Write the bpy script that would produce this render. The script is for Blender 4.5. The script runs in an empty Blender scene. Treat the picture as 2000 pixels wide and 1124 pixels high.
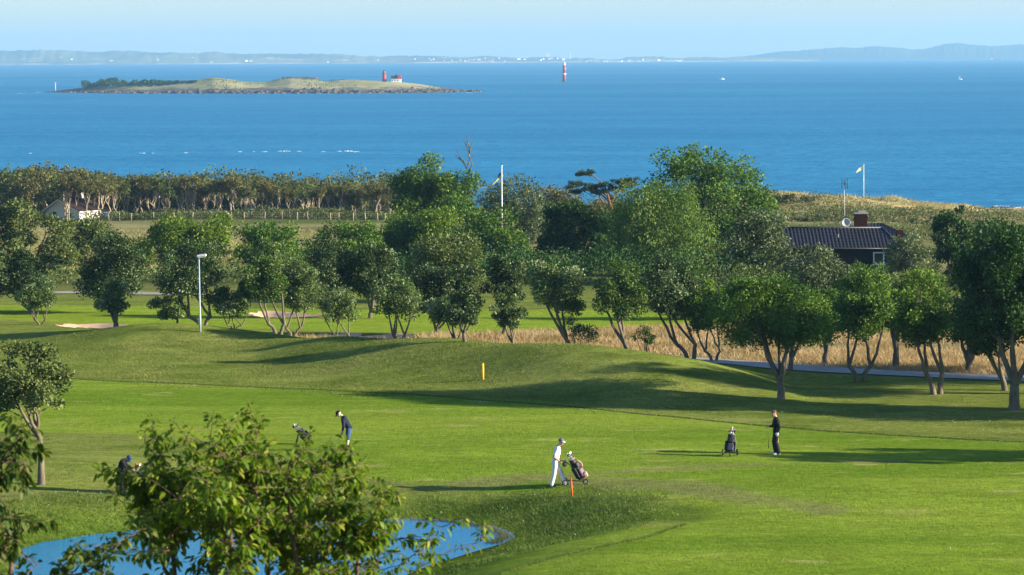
import bpy, math, random
import numpy as np
from mathutils import Matrix, Vector

# ---------------------------------------------------------------- camera, sky, sun, exposure
sc = bpy.context.scene
COL = sc.collection
F, CX, CY = 6000.0, 1000.0, 562.0            # photograph's focal length in its own pixels (108 mm on 36 mm)
CAMZ, SEA = 15.7, -12.0
TH = math.atan((562.0 - 110.0) / F)
RL = 0.0045
SUN_EL, SUN_AZ = math.radians(17.0), math.radians(-11.0)    # azimuth from +X towards +Y (negative: camera side)

cam_d = bpy.data.cameras.new('camera')
cam = bpy.data.objects.new('camera', cam_d)
COL.objects.link(cam)
cam_d.sensor_fit = 'HORIZONTAL'; cam_d.sensor_width = 36.0; cam_d.lens = 36.0 * F / 2000.0
cam_d.clip_start = 0.5; cam_d.clip_end = 60000.0
cam_d.dof.use_dof = True; cam_d.dof.focus_distance = 135.0; cam_d.dof.aperture_fstop = 8.0
FWD = Vector((0, math.cos(TH), -math.sin(TH))); UP0 = Vector((0, math.sin(TH), math.cos(TH))); RT0 = Vector((1, 0, 0))
RT = RT0 * math.cos(RL) - UP0 * math.sin(RL); UP = RT0 * math.sin(RL) + UP0 * math.cos(RL)
m = Matrix.Identity(4)
for i in range(3):
    m[i][0] = RT[i]; m[i][1] = UP[i]; m[i][2] = -FWD[i]
m[2][3] = CAMZ
cam.matrix_world = m
sc.camera = cam

w = bpy.data.worlds.new('World'); sc.world = w; w.use_nodes = True
nt = w.node_tree; nt.nodes.clear()
wo = nt.nodes.new('ShaderNodeOutputWorld'); bg = nt.nodes.new('ShaderNodeBackground')
sky = nt.nodes.new('ShaderNodeTexSky'); sky.sky_type = 'NISHITA'; sky.sun_disc = False
sky.sun_elevation = SUN_EL
# Nishita: rotation 0 puts the sun on +Y, positive turns clockwise seen from above
sky.sun_rotation = math.radians(90) - SUN_AZ
sky.air_density = 1.0; sky.dust_density = 0.35; sky.ozone_density = 3.0; sky.altitude = 0
tint = nt.nodes.new('ShaderNodeMix'); tint.data_type = 'RGBA'; tint.blend_type = 'MULTIPLY'
tint.inputs[0].default_value = 1.0; tint.inputs[7].default_value = (0.87, 0.935, 1.07, 1)
nt.links.new(sky.outputs[0], tint.inputs[6]); nt.links.new(tint.outputs[2], bg.inputs[0])
bg.inputs[1].default_value = 0.074
nt.links.new(bg.outputs[0], wo.inputs[0])

sun_d = bpy.data.lights.new('sun', 'SUN'); sun_d.energy = 4.9; sun_d.angle = math.radians(0.8); sun_d.color = (1.0, 0.89, 0.68)
sun = bpy.data.objects.new('sun', sun_d); COL.objects.link(sun)
SD = Vector((math.cos(SUN_EL) * math.cos(SUN_AZ), math.cos(SUN_EL) * math.sin(SUN_AZ), math.sin(SUN_EL)))
sun.rotation_euler = SD.to_track_quat('Z', 'Y').to_euler(); sun.location = (60, -20, 60)

sc.view_settings.view_transform = 'Standard'; sc.view_settings.look = 'None'
sc.view_settings.gamma = 1.0; sc.view_settings.exposure = 1.58; sc.view_settings.use_curve_mapping = False
sc.render.engine = 'CYCLES'
sc.cycles.max_bounces = 6; sc.cycles.diffuse_bounces = 3; sc.cycles.glossy_bounces = 2
sc.cycles.transmission_bounces = 3; sc.cycles.transparent_max_bounces = 4; sc.cycles.volume_bounces = 0
sc.cycles.use_denoising = True

rng = np.random.default_rng(7)
R = math.radians

# ---------------------------------------------------------------- helpers: projection
def ray(px, py):
    u = (px - CX) / F; v = (CY - py) / F
    d = FWD + RT * u + UP * v
    return d / d.y                                # per metre of depth
def at_depth(px, py, d):
    r = ray(px, py)
    return Vector((r.x * d, d, CAMZ + r.z * d))
def at_z(px, py, z):
    r = ray(px, py); d = (z - CAMZ) / r.z
    return Vector((r.x * d, d, z))
def S(d): return d / F                            # metres per photograph pixel at depth d

# ---------------------------------------------------------------- helpers: noise, polygons
_lat = {}
def vnoise(x, y, scale, seed=0):
    if seed not in _lat: _lat[seed] = np.random.default_rng(1000 + seed).random((256, 256))
    L = _lat[seed]; x = np.asarray(x, float) / scale; y = np.asarray(y, float) / scale
    xi = np.floor(x).astype(int); yi = np.floor(y).astype(int); fx = x - xi; fy = y - yi
    fx = fx * fx * (3 - 2 * fx); fy = fy * fy * (3 - 2 * fy)
    a = L[xi & 255, yi & 255]; b = L[(xi + 1) & 255, yi & 255]; c = L[xi & 255, (yi + 1) & 255]; d = L[(xi + 1) & 255, (yi + 1) & 255]
    return (a * (1 - fx) + b * fx) * (1 - fy) + (c * (1 - fx) + d * fx) * fy - 0.5
def fbm(x, y, scale, seed=0, o=3):
    s = 0; a = 1.0
    for k in range(o):
        s = s + a * vnoise(x, y, scale, seed + k); a *= 0.5; scale *= 0.5
    return s
def sdist(x, y, poly):
    """signed distance to a polygon, negative inside"""
    x = np.asarray(x, float); y = np.asarray(y, float)
    best = np.full(x.shape, 1e18); inside = np.zeros(x.shape, bool); n = len(poly)
    for i in range(n):
        ax, ay = poly[i]; bx, by = poly[(i + 1) % n]
        ex, ey = bx - ax, by - ay; L2 = ex * ex + ey * ey + 1e-12
        t = np.clip(((x - ax) * ex + (y - ay) * ey) / L2, 0, 1)
        best = np.minimum(best, (x - ax - t * ex) ** 2 + (y - ay - t * ey) ** 2)
        c = ((ay > y) != (by > y)) & (x < (bx - ax) * (y - ay) / (by - ay + 1e-12) + ax)
        inside ^= c
    d = np.sqrt(best)
    return np.where(inside, -d, d)
def sstep(a, b, v):
    t = np.clip((v - a) / (b - a), 0, 1); return t * t * (3 - 2 * t)
def pxz(pts, z): return [tuple(at_z(px, py, z)[:2]) for px, py in pts]

# ---------------------------------------------------------------- terrain heights
PY = np.array([-400, -60, 0, 12, 25, 45, 66, 82, 95, 165, 200, 230, 300, 380, 440, 480, 515, 545, 600, 760.])
PZ = np.array([12.5, 11.8, 10.6, 10.0, 8.3, 4.3, 1.2, 0.15, 0, 0, -0.6, -1.3, -3.6, -6.3, -7.5, -8.0, -10.2, -11.9, -13.5, -15])
POND_Z = -0.83
POND = pxz([(40, 1082), (100, 1061), (200, 1046), (300, 1036), (450, 1023), (600, 1018), (800, 1016), (880, 1019), (945, 1030), (975, 1040), (984, 1050),
            (960, 1062), (880, 1084), (815, 1104), (775, 1122), (720, 1160), (560, 1210), (240, 1215), (60, 1160)], POND_Z)
crest = [(-400, 636, .3), (0, 640, .35), (130, 644, .55), (260, 645, .75), (400, 649, .8), (520, 653, .8), (620, 662, .9), (700, 668, 1.0), (800, 672, 1.1), (900, 673, 1.25), (1000, 675, 1.4),
         (1100, 682, 1.45), (1200, 690, 1.4), (1300, 699, 1.25), (1380, 709, 1.0), (1450, 726, .62), (1510, 748, .25), (1570, 775, .04), (1650, 790, 0)]
CR = np.array([(*at_z(a, b, c)[:2], c) for a, b, c in crest])
SWALE = [at_z(940, 1010, -.4)[:2], at_z(1130, 1003, 0)[:2], at_z(1262, 1000, 0)[:2]]
BUNK = [pxz([(108, 624), (150, 620.5), (205, 621), (262, 626), (300, 631), (262, 634), (190, 632.5), (130, 630)], 0),
        pxz([(488, 602), (520, 597), (580, 603), (632, 606), (640, 610), (560, 614), (505, 612)], -.2),
        pxz([(622, 650), (680, 646), (760, 646.5), (822, 650), (800, 657), (730, 661), (650, 660)], 0),
        pxz([(1230, 652), (1290, 645), (1330, 650), (1310, 656)], 0)]
MOUNDS = [(330, 672, .45, 4.5, 3.5), (640, 700, .22, 5, 3), (180, 700, .25, 5, 4), (870, 712, .3, 3.5, 2.4), (1180, 735, .3, 5, 3.2),
          (1560, 1120, .25, 9, 6), (1900, 960, .22, 12, 5), (780, 900, .15, 5, 4), (480, 690, -.3, 4, 3), (70, 930, .5, 6, 5)]
MW = [(at_z(a, b, 0), h, rx, ry) for a, b, h, rx, ry in MOUNDS]
def seg_d(x, y, a, b):
    ex, ey = b[0] - a[0], b[1] - a[1]; t = np.clip(((x - a[0]) * ex + (y - a[1]) * ey) / (ex * ex + ey * ey), 0, 1)
    return np.hypot(x - a[0] - t * ex, y - a[1] - t * ey)
def H(x, y):
    x = np.asarray(x, float); y = np.asarray(y, float)
    z = np.interp(y, PY, PZ)
    yc = np.interp(x, CR[:, 0], CR[:, 1]); hc = np.interp(x, CR[:, 0], CR[:, 2]); t = y - yc
    wv = np.where(t < 0, 6.2, 5.6)
    z = z + hc * np.exp(-(t / wv) ** 2)
    for c, h, rx, ry in MW:
        z = z + h * np.exp(-((x - c.x) / rx) ** 2 - ((y - c.y) / ry) ** 2)
    sw = np.minimum(seg_d(x, y, SWALE[0], SWALE[1]), seg_d(x, y, SWALE[1], SWALE[2]))
    pd = sdist(x, y, POND)
    z = z - 0.20 * np.exp(-(sw / 3.0) ** 2) * sstep(-1, 1.5, pd)
    near = (y > 88) & (y < 235)
    z = z + np.where(near, 0.10 * fbm(x, y, 14, 3, 2) + 0.03 * fbm(x, y, 3, 9, 2), 0.5 * fbm(x, y, 40, 5, 3) * sstep(230, 300, y))
    east = 1 + 1.3 * sstep(-9.5, -3.5, x - POND[10][0] + 5)
    bank = -0.95 + 0.95 * sstep(-0.1, 2.5, pd / east)
    bank = np.where(pd < 0, -0.98 - 0.5 * sstep(0, 2, -pd), bank)
    k = sstep(1.9, 3.2, pd / east)
    z = np.where(pd / east < 3.2, (bank + 0.04 * fbm(x, y, 2.2, 21, 2)) * (1 - k) + z * k, z)
    for b in BUNK:
        z = z - 0.32 * (1 - sstep(-0.9, 0.05, sdist(x, y, b)))
    # dunes along the shore on the right
    dw = sstep(430, 462, y) * (1 - sstep(490, 522, y)) * sstep(20, 45, x)
    z = z + dw * (1.0 + 3.4 * fbm(x, y, 17, 31, 3) - 0.026 * np.clip(x - 45, 0, 60))
    return z
def Hs(x, y): return float(H(np.array([x]), np.array([y]))[0])
def hit(px, py, dmin=80., dmax=700.):
    r = ray(px, py); d = np.arange(dmin, dmax, .25)
    g = CAMZ + r.z * d - H(r.x * d, d)
    i = int(np.argmax(g < 0)) if (g < 0).any() else len(d) - 1
    if i > 0:
        a = g[i - 1] / (g[i - 1] - g[i] + 1e-9); dd = d[i - 1] + .25 * a
    else: dd = d[0]
    return Vector((r.x * dd, dd, Hs(r.x * dd, dd)))
def on_ground(px, d):
    x = (px - CX) / F * d
    return Vector((x, d, Hs(x, d)))

# ---------------------------------------------------------------- helpers: materials
MATS = {}
def newmat(name):
    mt = bpy.data.materials.new(name); mt.use_nodes = True
    n = mt.node_tree; n.nodes.clear(); MATS[name] = mt
    o = n.nodes.new('ShaderNodeOutputMaterial'); p = n.nodes.new('ShaderNodeBsdfPrincipled')
    n.links.new(p.outputs[0], o.inputs[0])
    return mt, n, p, o
def N(n, t, **k):
    nd = n.nodes.new(t)
    for a, b in k.items(): setattr(nd, a, b)
    return nd
def rgb(c): return (c[0], c[1], c[2], 1)
def mixc(n, fac, a, b):
    mx = N(n, 'ShaderNodeMix', data_type='RGBA')
    for i, s in ((0, fac), (6, a), (7, b)):
        if isinstance(s, (int, float)): mx.inputs[i].default_value = s
        elif isinstance(s, tuple): mx.inputs[i].default_value = rgb(s)
        else: n.links.new(s, mx.inputs[i])
    return mx.outputs[2]
def noise(n, scale, detail=3, rough=.6, vec=None, stretch=None):
    t = N(n, 'ShaderNodeTexNoise'); t.inputs['Scale'].default_value = scale; t.inputs['Detail'].default_value = detail; t.inputs['Roughness'].default_value = rough
    if vec is None:
        tc = N(n, 'ShaderNodeTexCoord'); vec = tc.outputs['Object']
    if stretch:
        mp = N(n, 'ShaderNodeMapping'); mp.inputs['Scale'].default_value = stretch; n.links.new(vec, mp.inputs[0]); vec = mp.outputs[0]
    n.links.new(vec, t.inputs['Vector'])
    return t.outputs[0]
def ramp(n, src, lo, hi):
    r = N(n, 'ShaderNodeMapRange'); r.inputs[1].default_value = lo; r.inputs[2].default_value = hi; r.clamp = True
    n.links.new(src, r.inputs[0]); return r.outputs[0]
def ramp_v(n, src, lo, hi, a, b):
    r = N(n, 'ShaderNodeMapRange'); r.inputs[1].default_value = lo; r.inputs[2].default_value = hi; r.inputs[3].default_value = a; r.inputs[4].default_value = b; r.clamp = True
    n.links.new(src, r.inputs[0]); return r.outputs[0]
def pm(name, c1, c2=None, scale=6., rough=.7, spec=.3, metal=0., bump=0., stretch=None):
    if name in MATS: return MATS[name]
    mt, n, p, o = newmat(name)
    c2 = c2 or tuple(v * .78 for v in c1)
    f = noise(n, scale, 4, .65, stretch=stretch)
    n.links.new(mixc(n, ramp(n, f, .35, .68), c1, c2), p.inputs['Base Color'])
    p.inputs['Roughness'].default_value = rough; p.inputs['Specular IOR Level'].default_value = spec; p.inputs['Metallic'].default_value = metal
    if bump:
        b = N(n, 'ShaderNodeBump'); b.inputs['Strength'].default_value = bump; b.inputs['Distance'].default_value = .05
        n.links.new(f, b.inputs['Height']); n.links.new(b.outputs[0], p.inputs['Normal'])
    return mt
def leafmat(name, dark, mid, pale, trans=.28, rough=.55, spec=.15):
    mt, n, p, o = newmat(name)
    a = N(n, 'ShaderNodeAttribute', attribute_name='tone')
    cr = N(n, 'ShaderNodeValToRGB'); e = cr.color_ramp.elements
    e[0].position = 0; e[0].color = rgb(dark); e[1].position = 1; e[1].color = rgb(pale)
    k = cr.color_ramp.elements.new(.55); k.color = rgb(mid)
    n.links.new(a.outputs['Fac'], cr.inputs[0]); n.links.new(cr.outputs[0], p.inputs['Base Color'])
    p.inputs['Roughness'].default_value = rough; p.inputs['Specular IOR Level'].default_value = spec
    tr = N(n, 'ShaderNodeBsdfTranslucent'); n.links.new(mixc(n, .5, cr.outputs[0], (mid[0] * 1.7, mid[1] * 1.5, mid[2] * .6)), tr.inputs[0])
    ms = N(n, 'ShaderNodeMixShader'); ms.inputs[0].default_value = trans
    n.links.new(p.outputs[0], ms.inputs[1]); n.links.new(tr.outputs[0], ms.inputs[2]); n.links.new(ms.outputs[0], o.inputs[0])
    return mt

# ---------------------------------------------------------------- helpers: meshes
def link(o, parent=None):
    COL.objects.link(o)
    if parent is not None: o.parent = parent
    return o
def mesh_np(name, V, Q, mats, parent=None, smooth=False, attrs=None, matidx=None):
    """V (n,3), Q (m,k) with constant k"""
    V = np.asarray(V, np.float32); Q = np.asarray(Q, np.int32); k = Q.shape[1]
    me = bpy.data.meshes.new(name)
    me.vertices.add(len(V)); me.vertices.foreach_set('co', V.ravel())
    me.loops.add(Q.size); me.loops.foreach_set('vertex_index', Q.ravel())
    me.polygons.add(len(Q)); me.polygons.foreach_set('loop_start', np.arange(0, Q.size, k, dtype=np.int32))
    if smooth: me.polygons.foreach_set('use_smooth', np.ones(len(Q), bool))
    for mt in (mats if isinstance(mats, (list, tuple)) else [mats]): me.materials.append(mt)
    if matidx is not None: me.polygons.foreach_set('material_index', np.asarray(matidx, np.int32))
    for an, av in (attrs or {}).items():
        at = me.attributes.new(an, 'FLOAT', 'POINT'); at.data.foreach_set('value', np.asarray(av, np.float32))
    me.update(calc_edges=True)
    return link(bpy.data.objects.new(name, me), parent)
def frame(d):
    d = np.asarray(d, float); d = d / (np.linalg.norm(d) + 1e-12)
    a = np.array([0, 0, 1.]) if abs(d[2]) < .9 else np.array([1., 0, 0])
    s = np.cross(d, a); s /= np.linalg.norm(s); return d, s, np.cross(s, d)
class MB:
    """collects shapes into one mesh (vertices, polygons of any size)"""
    def __init__(s): s.v = []; s.f = []; s.n = 0
    def add(s, V, Fc):
        s.v.append(np.asarray(V, float)); s.f += [tuple(i + s.n for i in f) for f in Fc]; s.n += len(V); return s
    def tube(s, pts, rad, n=8, cap=True, up=None):
        P = [np.asarray(p, float) for p in pts]; r = rad if hasattr(rad, '__len__') else [rad] * len(P)
        V = []; prev = None
        for i, p in enumerate(P):
            d = P[min(i + 1, len(P) - 1)] - P[max(i - 1, 0)]
            if prev is None: _, a, b = frame(d)
            else:
                dd = d / (np.linalg.norm(d) + 1e-12); a = prev - dd * prev.dot(dd); a /= np.linalg.norm(a) + 1e-12; b = np.cross(a, dd)
            prev = a
            for k in range(n):
                t = 2 * math.pi * k / n; V.append(p + r[i] * (math.cos(t) * a + math.sin(t) * b))
        Fc = [(i * n + k, i * n + (k + 1) % n, (i + 1) * n + (k + 1) % n, (i + 1) * n + k) for i in range(len(P) - 1) for k in range(n)]
        if cap: Fc += [tuple(range(n))[::-1], tuple((len(P) - 1) * n + k for k in range(n))]
        return s.add(V, Fc)
    def box(s, c, h, rot=None, bevel=0.):
        c = np.asarray(c, float); h = np.asarray(h, float); M = np.eye(3) if rot is None else np.asarray(rot)
        if bevel:
            V = []; b = min(bevel, *(h * .9))
            for x in (-1, 1):
                for y in (-1, 1):
                    for z in (-1, 1):
                        for ax in range(3):
                            q = np.array([x, y, z]) * (h - b); q[ax] += (x, y, z)[ax] * b; V.append(q)
            ix = lambda x, y, z, ax: ((x * 2 + y) * 2 + z) * 3 + ax
            Fc = []
            for x in (0, 1): Fc.append([ix(x, 0, 0, 0), ix(x, 1, 0, 0), ix(x, 1, 1, 0), ix(x, 0, 1, 0)])
            for y in (0, 1): Fc.append([ix(0, y, 0, 1), ix(1, y, 0, 1), ix(1, y, 1, 1), ix(0, y, 1, 1)])
            for z in (0, 1): Fc.append([ix(0, 0, z, 2), ix(1, 0, z, 2), ix(1, 1, z, 2), ix(0, 1, z, 2)])
            for x in (0, 1):
                for y in (0, 1): Fc.append([ix(x, y, 0, 0), ix(x, y, 1, 0), ix(x, y, 1, 1), ix(x, y, 0, 1)])
            for x in (0, 1):
                for z in (0, 1): Fc.append([ix(x, 0, z, 0), ix(x, 1, z, 0), ix(x, 1, z, 2), ix(x, 0, z, 2)])
            for y in (0, 1):
                for z in (0, 1): Fc.append([ix(0, y, z, 1), ix(1, y, z, 1), ix(1, y, z, 2), ix(0, y, z, 2)])
            for x in (0, 1):
                for y in (0, 1):
                    for z in (0, 1): Fc.append([ix(x, y, z, 0), ix(x, y, z, 1), ix(x, y, z, 2)])
            V = np.array(V)
            out = []
            for f in Fc:                                     # outward winding
                a, b2, c2 = V[f[0]], V[f[1]], V[f[2]]
                if np.dot(np.cross(b2 - a, c2 - a), V[f].mean(0)) < 0: f = f[::-1]
                out.append(tuple(f))
            return s.add(c + V @ M.T, out)
        V = np.array([[x, y, z] for x in (-1, 1) for y in (-1, 1) for z in (-1, 1)]) * h
        Fc = [(0, 1, 3, 2), (4, 6, 7, 5), (0, 4, 5, 1), (2, 3, 7, 6), (0, 2, 6, 4), (1, 5, 7, 3)]
        return s.add(c + V @ M.T, Fc)
    def ball(s, c, r, n=12, mrows=8, rot=None):
        r = np.asarray(r if hasattr(r, '__len__') else (r, r, r), float); M = np.eye(3) if rot is None else np.asarray(rot); V = [(0, 0, 1)]
        for i in range(1, mrows):
            a = math.pi * i / mrows
            for k in range(n):
                t = 2 * math.pi * k / n; V.append((math.sin(a) * math.cos(t), math.sin(a) * math.sin(t), math.cos(a)))
        V.append((0, 0, -1)); L = len(V) - 1
        Fc = [(0, 1 + k, 1 + (k + 1) % n) for k in range(n)]
        for i in range(mrows - 2):
            for k in range(n): Fc.append((1 + i * n + k, 1 + (i + 1) * n + k, 1 + (i + 1) * n + (k + 1) % n, 1 + i * n + (k + 1) % n))
        Fc += [(L, 1 + (mrows - 2) * n + (k + 1) % n, 1 + (mrows - 2) * n + k) for k in range(n)]
        return s.add(np.asarray(c) + (np.array(V) * r) @ M.T, Fc)
    def poly(s, pts): return s.add(pts, [tuple(range(len(pts)))])
    def prism(s, pts, off):
        n = len(pts); P = np.asarray(pts, float); V = np.vstack([P, P + np.asarray(off)])
        return s.add(V, [tuple(range(n))[::-1], tuple(range(n, 2 * n))] + [(i, (i + 1) % n, n + (i + 1) % n, n + i) for i in range(n)])
    def build(s, name, mt, parent=None, smooth=False):
        me = bpy.data.meshes.new(name); me.from_pydata(np.vstack(s.v).tolist(), [], s.f)
        if smooth: me.polygons.foreach_set('use_smooth', np.ones(len(me.polygons), bool))
        me.materials.append(mt); me.update()
        return link(bpy.data.objects.new(name, me), parent)
def rotz(a): c, s = math.cos(a), math.sin(a); return np.array([[c, -s, 0], [s, c, 0], [0, 0, 1.]])
def roty(a): c, s = math.cos(a), math.sin(a); return np.array([[c, 0, s], [0, 1, 0], [-s, 0, c]])
def rotx(a): c, s = math.cos(a), math.sin(a); return np.array([[1, 0, 0], [0, c, -s], [0, s, c]])
def tag(o, label=None, cat=None, group=None, kind=None):
    if label: o['label'] = label
    if cat: o['category'] = cat
    if group: o['group'] = group
    if kind: o['kind'] = kind
    return o
def thing(name, label, cat, loc=(0, 0, 0), rz=0., group=None):
    o = bpy.data.objects.new(name, None); o.empty_display_size = .2; link(o); o.location = loc; o.rotation_euler[2] = rz
    return tag(o, label, cat, group)
def copy_thing(root, loc, rz=None, scale=None):
    r = root.copy(); COL.objects.link(r); r.location = loc
    if rz is not None: r.rotation_euler[2] = rz
    if scale is not None: r.scale = scale if hasattr(scale, '__len__') else (scale,) * 3
    for ch in root.children:
        c = ch.copy(); COL.objects.link(c); c.parent = r
        for g in ch.children:
            d = g.copy(); COL.objects.link(d); d.parent = c
    return r

# ================================================================ SETTING
# ---- ground sheet
def axis(*segs):
    out = [segs[0][0]]
    for a, b, st in segs: out += list(np.linspace(a, b, max(2, int(round((b - a) / st)) + 1))[1:])
    return np.array(out)
gx = axis((-1500, -300, 120), (-300, -90, 14), (-90, -46, 2.2), (-46, 46, .38), (46, 100, 1.6), (100, 300, 14), (300, 1500, 120))
gy = axis((-400, -60, 60), (-60, 80, 4), (80, 215, .38), (215, 300, 1.2), (300, 425, 3), (425, 530, 1.5), (530, 760, 10))
GX, GY = np.meshgrid(gx, gy, indexing='ij'); vx, vy = GX.ravel(), GY.ravel(); vz = H(vx, vy)
ni, nj = len(gx), len(gy)
ii, jj = np.meshgrid(np.arange(ni - 1), np.arange(nj - 1), indexing='ij'); base = (ii * nj + jj).ravel()
GQ = np.stack([base, base + nj, base + nj + 1, base + 1], 1)

FAIR = pxz([(-700, 722), (150, 741), (480, 753), (800, 771), (1150, 799), (1500, 831), (1750, 849), (2000, 862), (2600, 890), (2600, 1600), (600, 1600), (780, 1170), (900, 1128), (1010, 1104), (1150, 1078), (1270, 1052),
            (1345, 1020), (1352, 990), (1290, 972), (1130, 958), (1000, 950), (800, 940), (680, 930), (590, 905), (480, 873), (230, 848), (-700, 826)], 0)
FARF = pxz([(-500, 578), (0, 581), (300, 583), (520, 588), (700, 592), (900, 590), (1150, 592), (1350, 606), (1420, 622), (1330, 632), (1180, 636), (1040, 640), (950, 646), (850, 649), (640, 644), (420, 637), (200, 628), (0, 612), (-500, 600)], -.1)
DRY = pxz([(560, 660), (640, 652), (840, 652), (960, 648), (1060, 642), (1200, 637), (1350, 630), (1500, 640), (1700, 650), (2300, 668), (2300, 757), (2000, 738), (1800, 729), (1600, 719), (1450, 709), (1330, 702), (1200, 691), (1000, 677), (800, 674), (600, 666)], 0)
WORN = [pxz(p, 0) for p in ([(-200, 982), (60, 976), (220, 972), (400, 962), (650, 947), (900, 943)], [(560, 935), (760, 941), (950, 940), (1150, 930), (1500, 908), (1750, 900)],
                            [(1130, 940), (1350, 960), (1500, 985), (1600, 1000)])]
fair = 1 - sstep(-.25, .25, sdist(vx, vy, FAIR) + .25 * vnoise(vx, vy, 2.0, 41))
LIP2 = pxz([(985, 1050), (1130, 1028), (1345, 1030), (1270, 1054), (1010, 1106), (900, 1130), (780, 1172), (740, 1130), (880, 1080)], 0)
fair = np.maximum(fair, .8 * (1 - sstep(-.5, .5, sdist(vx, vy, LIP2) + .5 * fbm(vx, vy, 2, 43, 2))))
farf = 1 - sstep(-.5, .5, sdist(vx, vy, FARF))
dry = 1 - sstep(-1.0, 1.0, sdist(vx, vy, DRY) + 1.6 * fbm(vx, vy, 5, 44))
worn = np.zeros_like(vx)
for pl, wd in zip(WORN, (.9, 1.1, 1.6)):
    dd = np.min([seg_d(vx, vy, pl[i], pl[i + 1]) for i in range(len(pl) - 1)], 0)
    worn = np.maximum(worn, (1 - sstep(.15, 1, dd / wd + .9 * fbm(vx, vy, 3, 47))) * .9)
pdv = sdist(vx, vy, POND)
rank = (1 - sstep(0.2, 4.2, pdv + 1.2 * fbm(vx, vy, 2.5, 52))) * (1 - fair)      # lush rough on the pond banks
swd = np.minimum(seg_d(vx, vy, SWALE[0], SWALE[1]), seg_d(vx, vy, SWALE[1], SWALE[2]))
rank = np.maximum(rank, (1 - sstep(1.2, 3.2, swd + .8 * fbm(vx, vy, 2, 55))) * .9)
mud = 1 - sstep(-.1, .42, pdv + .25 * fbm(vx, vy, .9, 58, 2))
far = sstep(205, 235, vy)
fieldn = fbm(vx, vy, 30, 61, 3)
tan = far * np.clip(.28 + 1.3 * fieldn, 0, 1) * sstep(200, 260, vy)
tan = np.maximum(tan, (1 - sstep(0, 10, np.abs(vy - 414))) * (.85 + fieldn * .5) * sstep(-90, -60, vx))       # mown hay field before the wood
dune = sstep(425, 452, vy + 8 * fbm(vx, vy, 18, 63)) * sstep(12, 32, vx)
dune = dune * np.clip(.62 + 1.7 * fbm(vx, vy, 9, 66), 0, 1)
beach = sstep(505, 520, vy)

mt, n, p, o = newmat('ground_grass')
def attr(nm): return N(n, 'ShaderNodeAttribute', attribute_name=nm).outputs['Fac']
geo = N(n, 'ShaderNodeNewGeometry').outputs['Position']
nA = noise(n, .12, 4, .6, geo); nB = noise(n, .9, 4, .65, geo, (.55, 1.6, 1)); nC = noise(n, 7, 3, .7, geo, (.6, 1.0, 1)); nD = noise(n, .35, 3, .6, geo, (.35, 1.4, 1))
col = mixc(n, ramp(n, nB, .3, .7), (.098, .150, .016), (.172, .216, .033))                       # rough
col = mixc(n, ramp(n, nA, .42, .66), col, (.175, .205, .042))
col = mixc(n, ramp(n, nC, .42, .72), col, (.215, .22, .07))
fcol = mixc(n, ramp(n, nD, .34, .68), (.118, .200, .014), (.195, .268, .026))                    # fairway
fcol = mixc(n, ramp(n, nC, .38, .72), fcol, (.225, .285, .040))
fcol = mixc(n, ramp(n, nA, .45, .72), fcol, (.180, .240, .028))
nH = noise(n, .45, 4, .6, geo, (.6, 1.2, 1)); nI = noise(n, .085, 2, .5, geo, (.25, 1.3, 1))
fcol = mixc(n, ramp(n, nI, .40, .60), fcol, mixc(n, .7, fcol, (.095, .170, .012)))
fcol = mixc(n, ramp(n, nH, .60, .72), fcol, (.29, .285, .085))
col = mixc(n, attr('fair'), col, fcol)
ff = mixc(n, ramp(n, nD, .35, .65), (.165, .245, .020), (.21, .275, .03))
col = mixc(n, attr('farf'), col, ff)
dcol = mixc(n, ramp(n, nB, .3, .7), (.30, .22, .12), (.16, .15, .05))
col = mixc(n, attr('dry'), col, dcol)
wcol = mixc(n, ramp(n, nC, .35, .7), (.21, .19, .085), (.14, .15, .045))
mul = N(n, 'ShaderNodeMath', operation='MULTIPLY'); n.links.new(attr('worn'), mul.inputs[0]); n.links.new(ramp(n, nC, .2, .6), mul.inputs[1])
col = mixc(n, mul.outputs[0], col, wcol)
nG = noise(n, .30, 4, .6, geo, (.7, 1.1, 1)); notf = N(n, 'ShaderNodeMath', operation='SUBTRACT'); notf.inputs[0].default_value = .75; n.links.new(attr('fair'), notf.inputs[1]); notf.use_clamp = True
mm = N(n, 'ShaderNodeMath', operation='MULTIPLY'); n.links.new(notf.outputs[0], mm.inputs[0]); n.links.new(ramp(n, nG, .46, .66), mm.inputs[1]); nfd = N(n, 'ShaderNodeMath', operation='SUBTRACT'); n.links.new(mm.outputs[0], nfd.inputs[0]); n.links.new(attr('dry'), nfd.inputs[1]); nfd.use_clamp = True; nff = N(n, 'ShaderNodeMath', operation='SUBTRACT'); n.links.new(nfd.outputs[0], nff.inputs[0]); n.links.new(attr('farf'), nff.inputs[1]); nff.use_clamp = True
col = mixc(n, nff.outputs[0], col, (.076, .115, .014))
rcol = mixc(n, ramp(n, nB, .3, .7), (.045, .085, .008), (.095, .140, .02))
col = mixc(n, attr('rank'), col, rcol)
col = mixc(n, attr('far'), col, mixc(n, ramp(n, nA, .35, .65), (.085, .11, .028), (.12, .13, .04)))
col = mixc(n, attr('tan'), col, mixc(n, ramp(n, nB, .3, .7), (.36, .30, .15), (.24, .22, .085)))
col = mixc(n, attr('dune'), col, mixc(n, ramp(n, nB, .35, .62), (.50, .39, .22), (.26, .235, .095)))
col = mixc(n, attr('mud'), col, (.055, .042, .025))
col = mixc(n, attr('beach'), col, (.42, .33, .20))
nE = noise(n, 2.6, 7, .82, geo); nF = noise(n, .55, 5, .7, geo, (.5, 1.2, 1)); m1 = N(n, 'ShaderNodeMath', operation='MULTIPLY'); n.links.new(ramp_v(n, nE, .30, .70, .62, 1.38), m1.inputs[0]); n.links.new(ramp_v(n, nF, .3, .7, .82, 1.16), m1.inputs[1])
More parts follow.
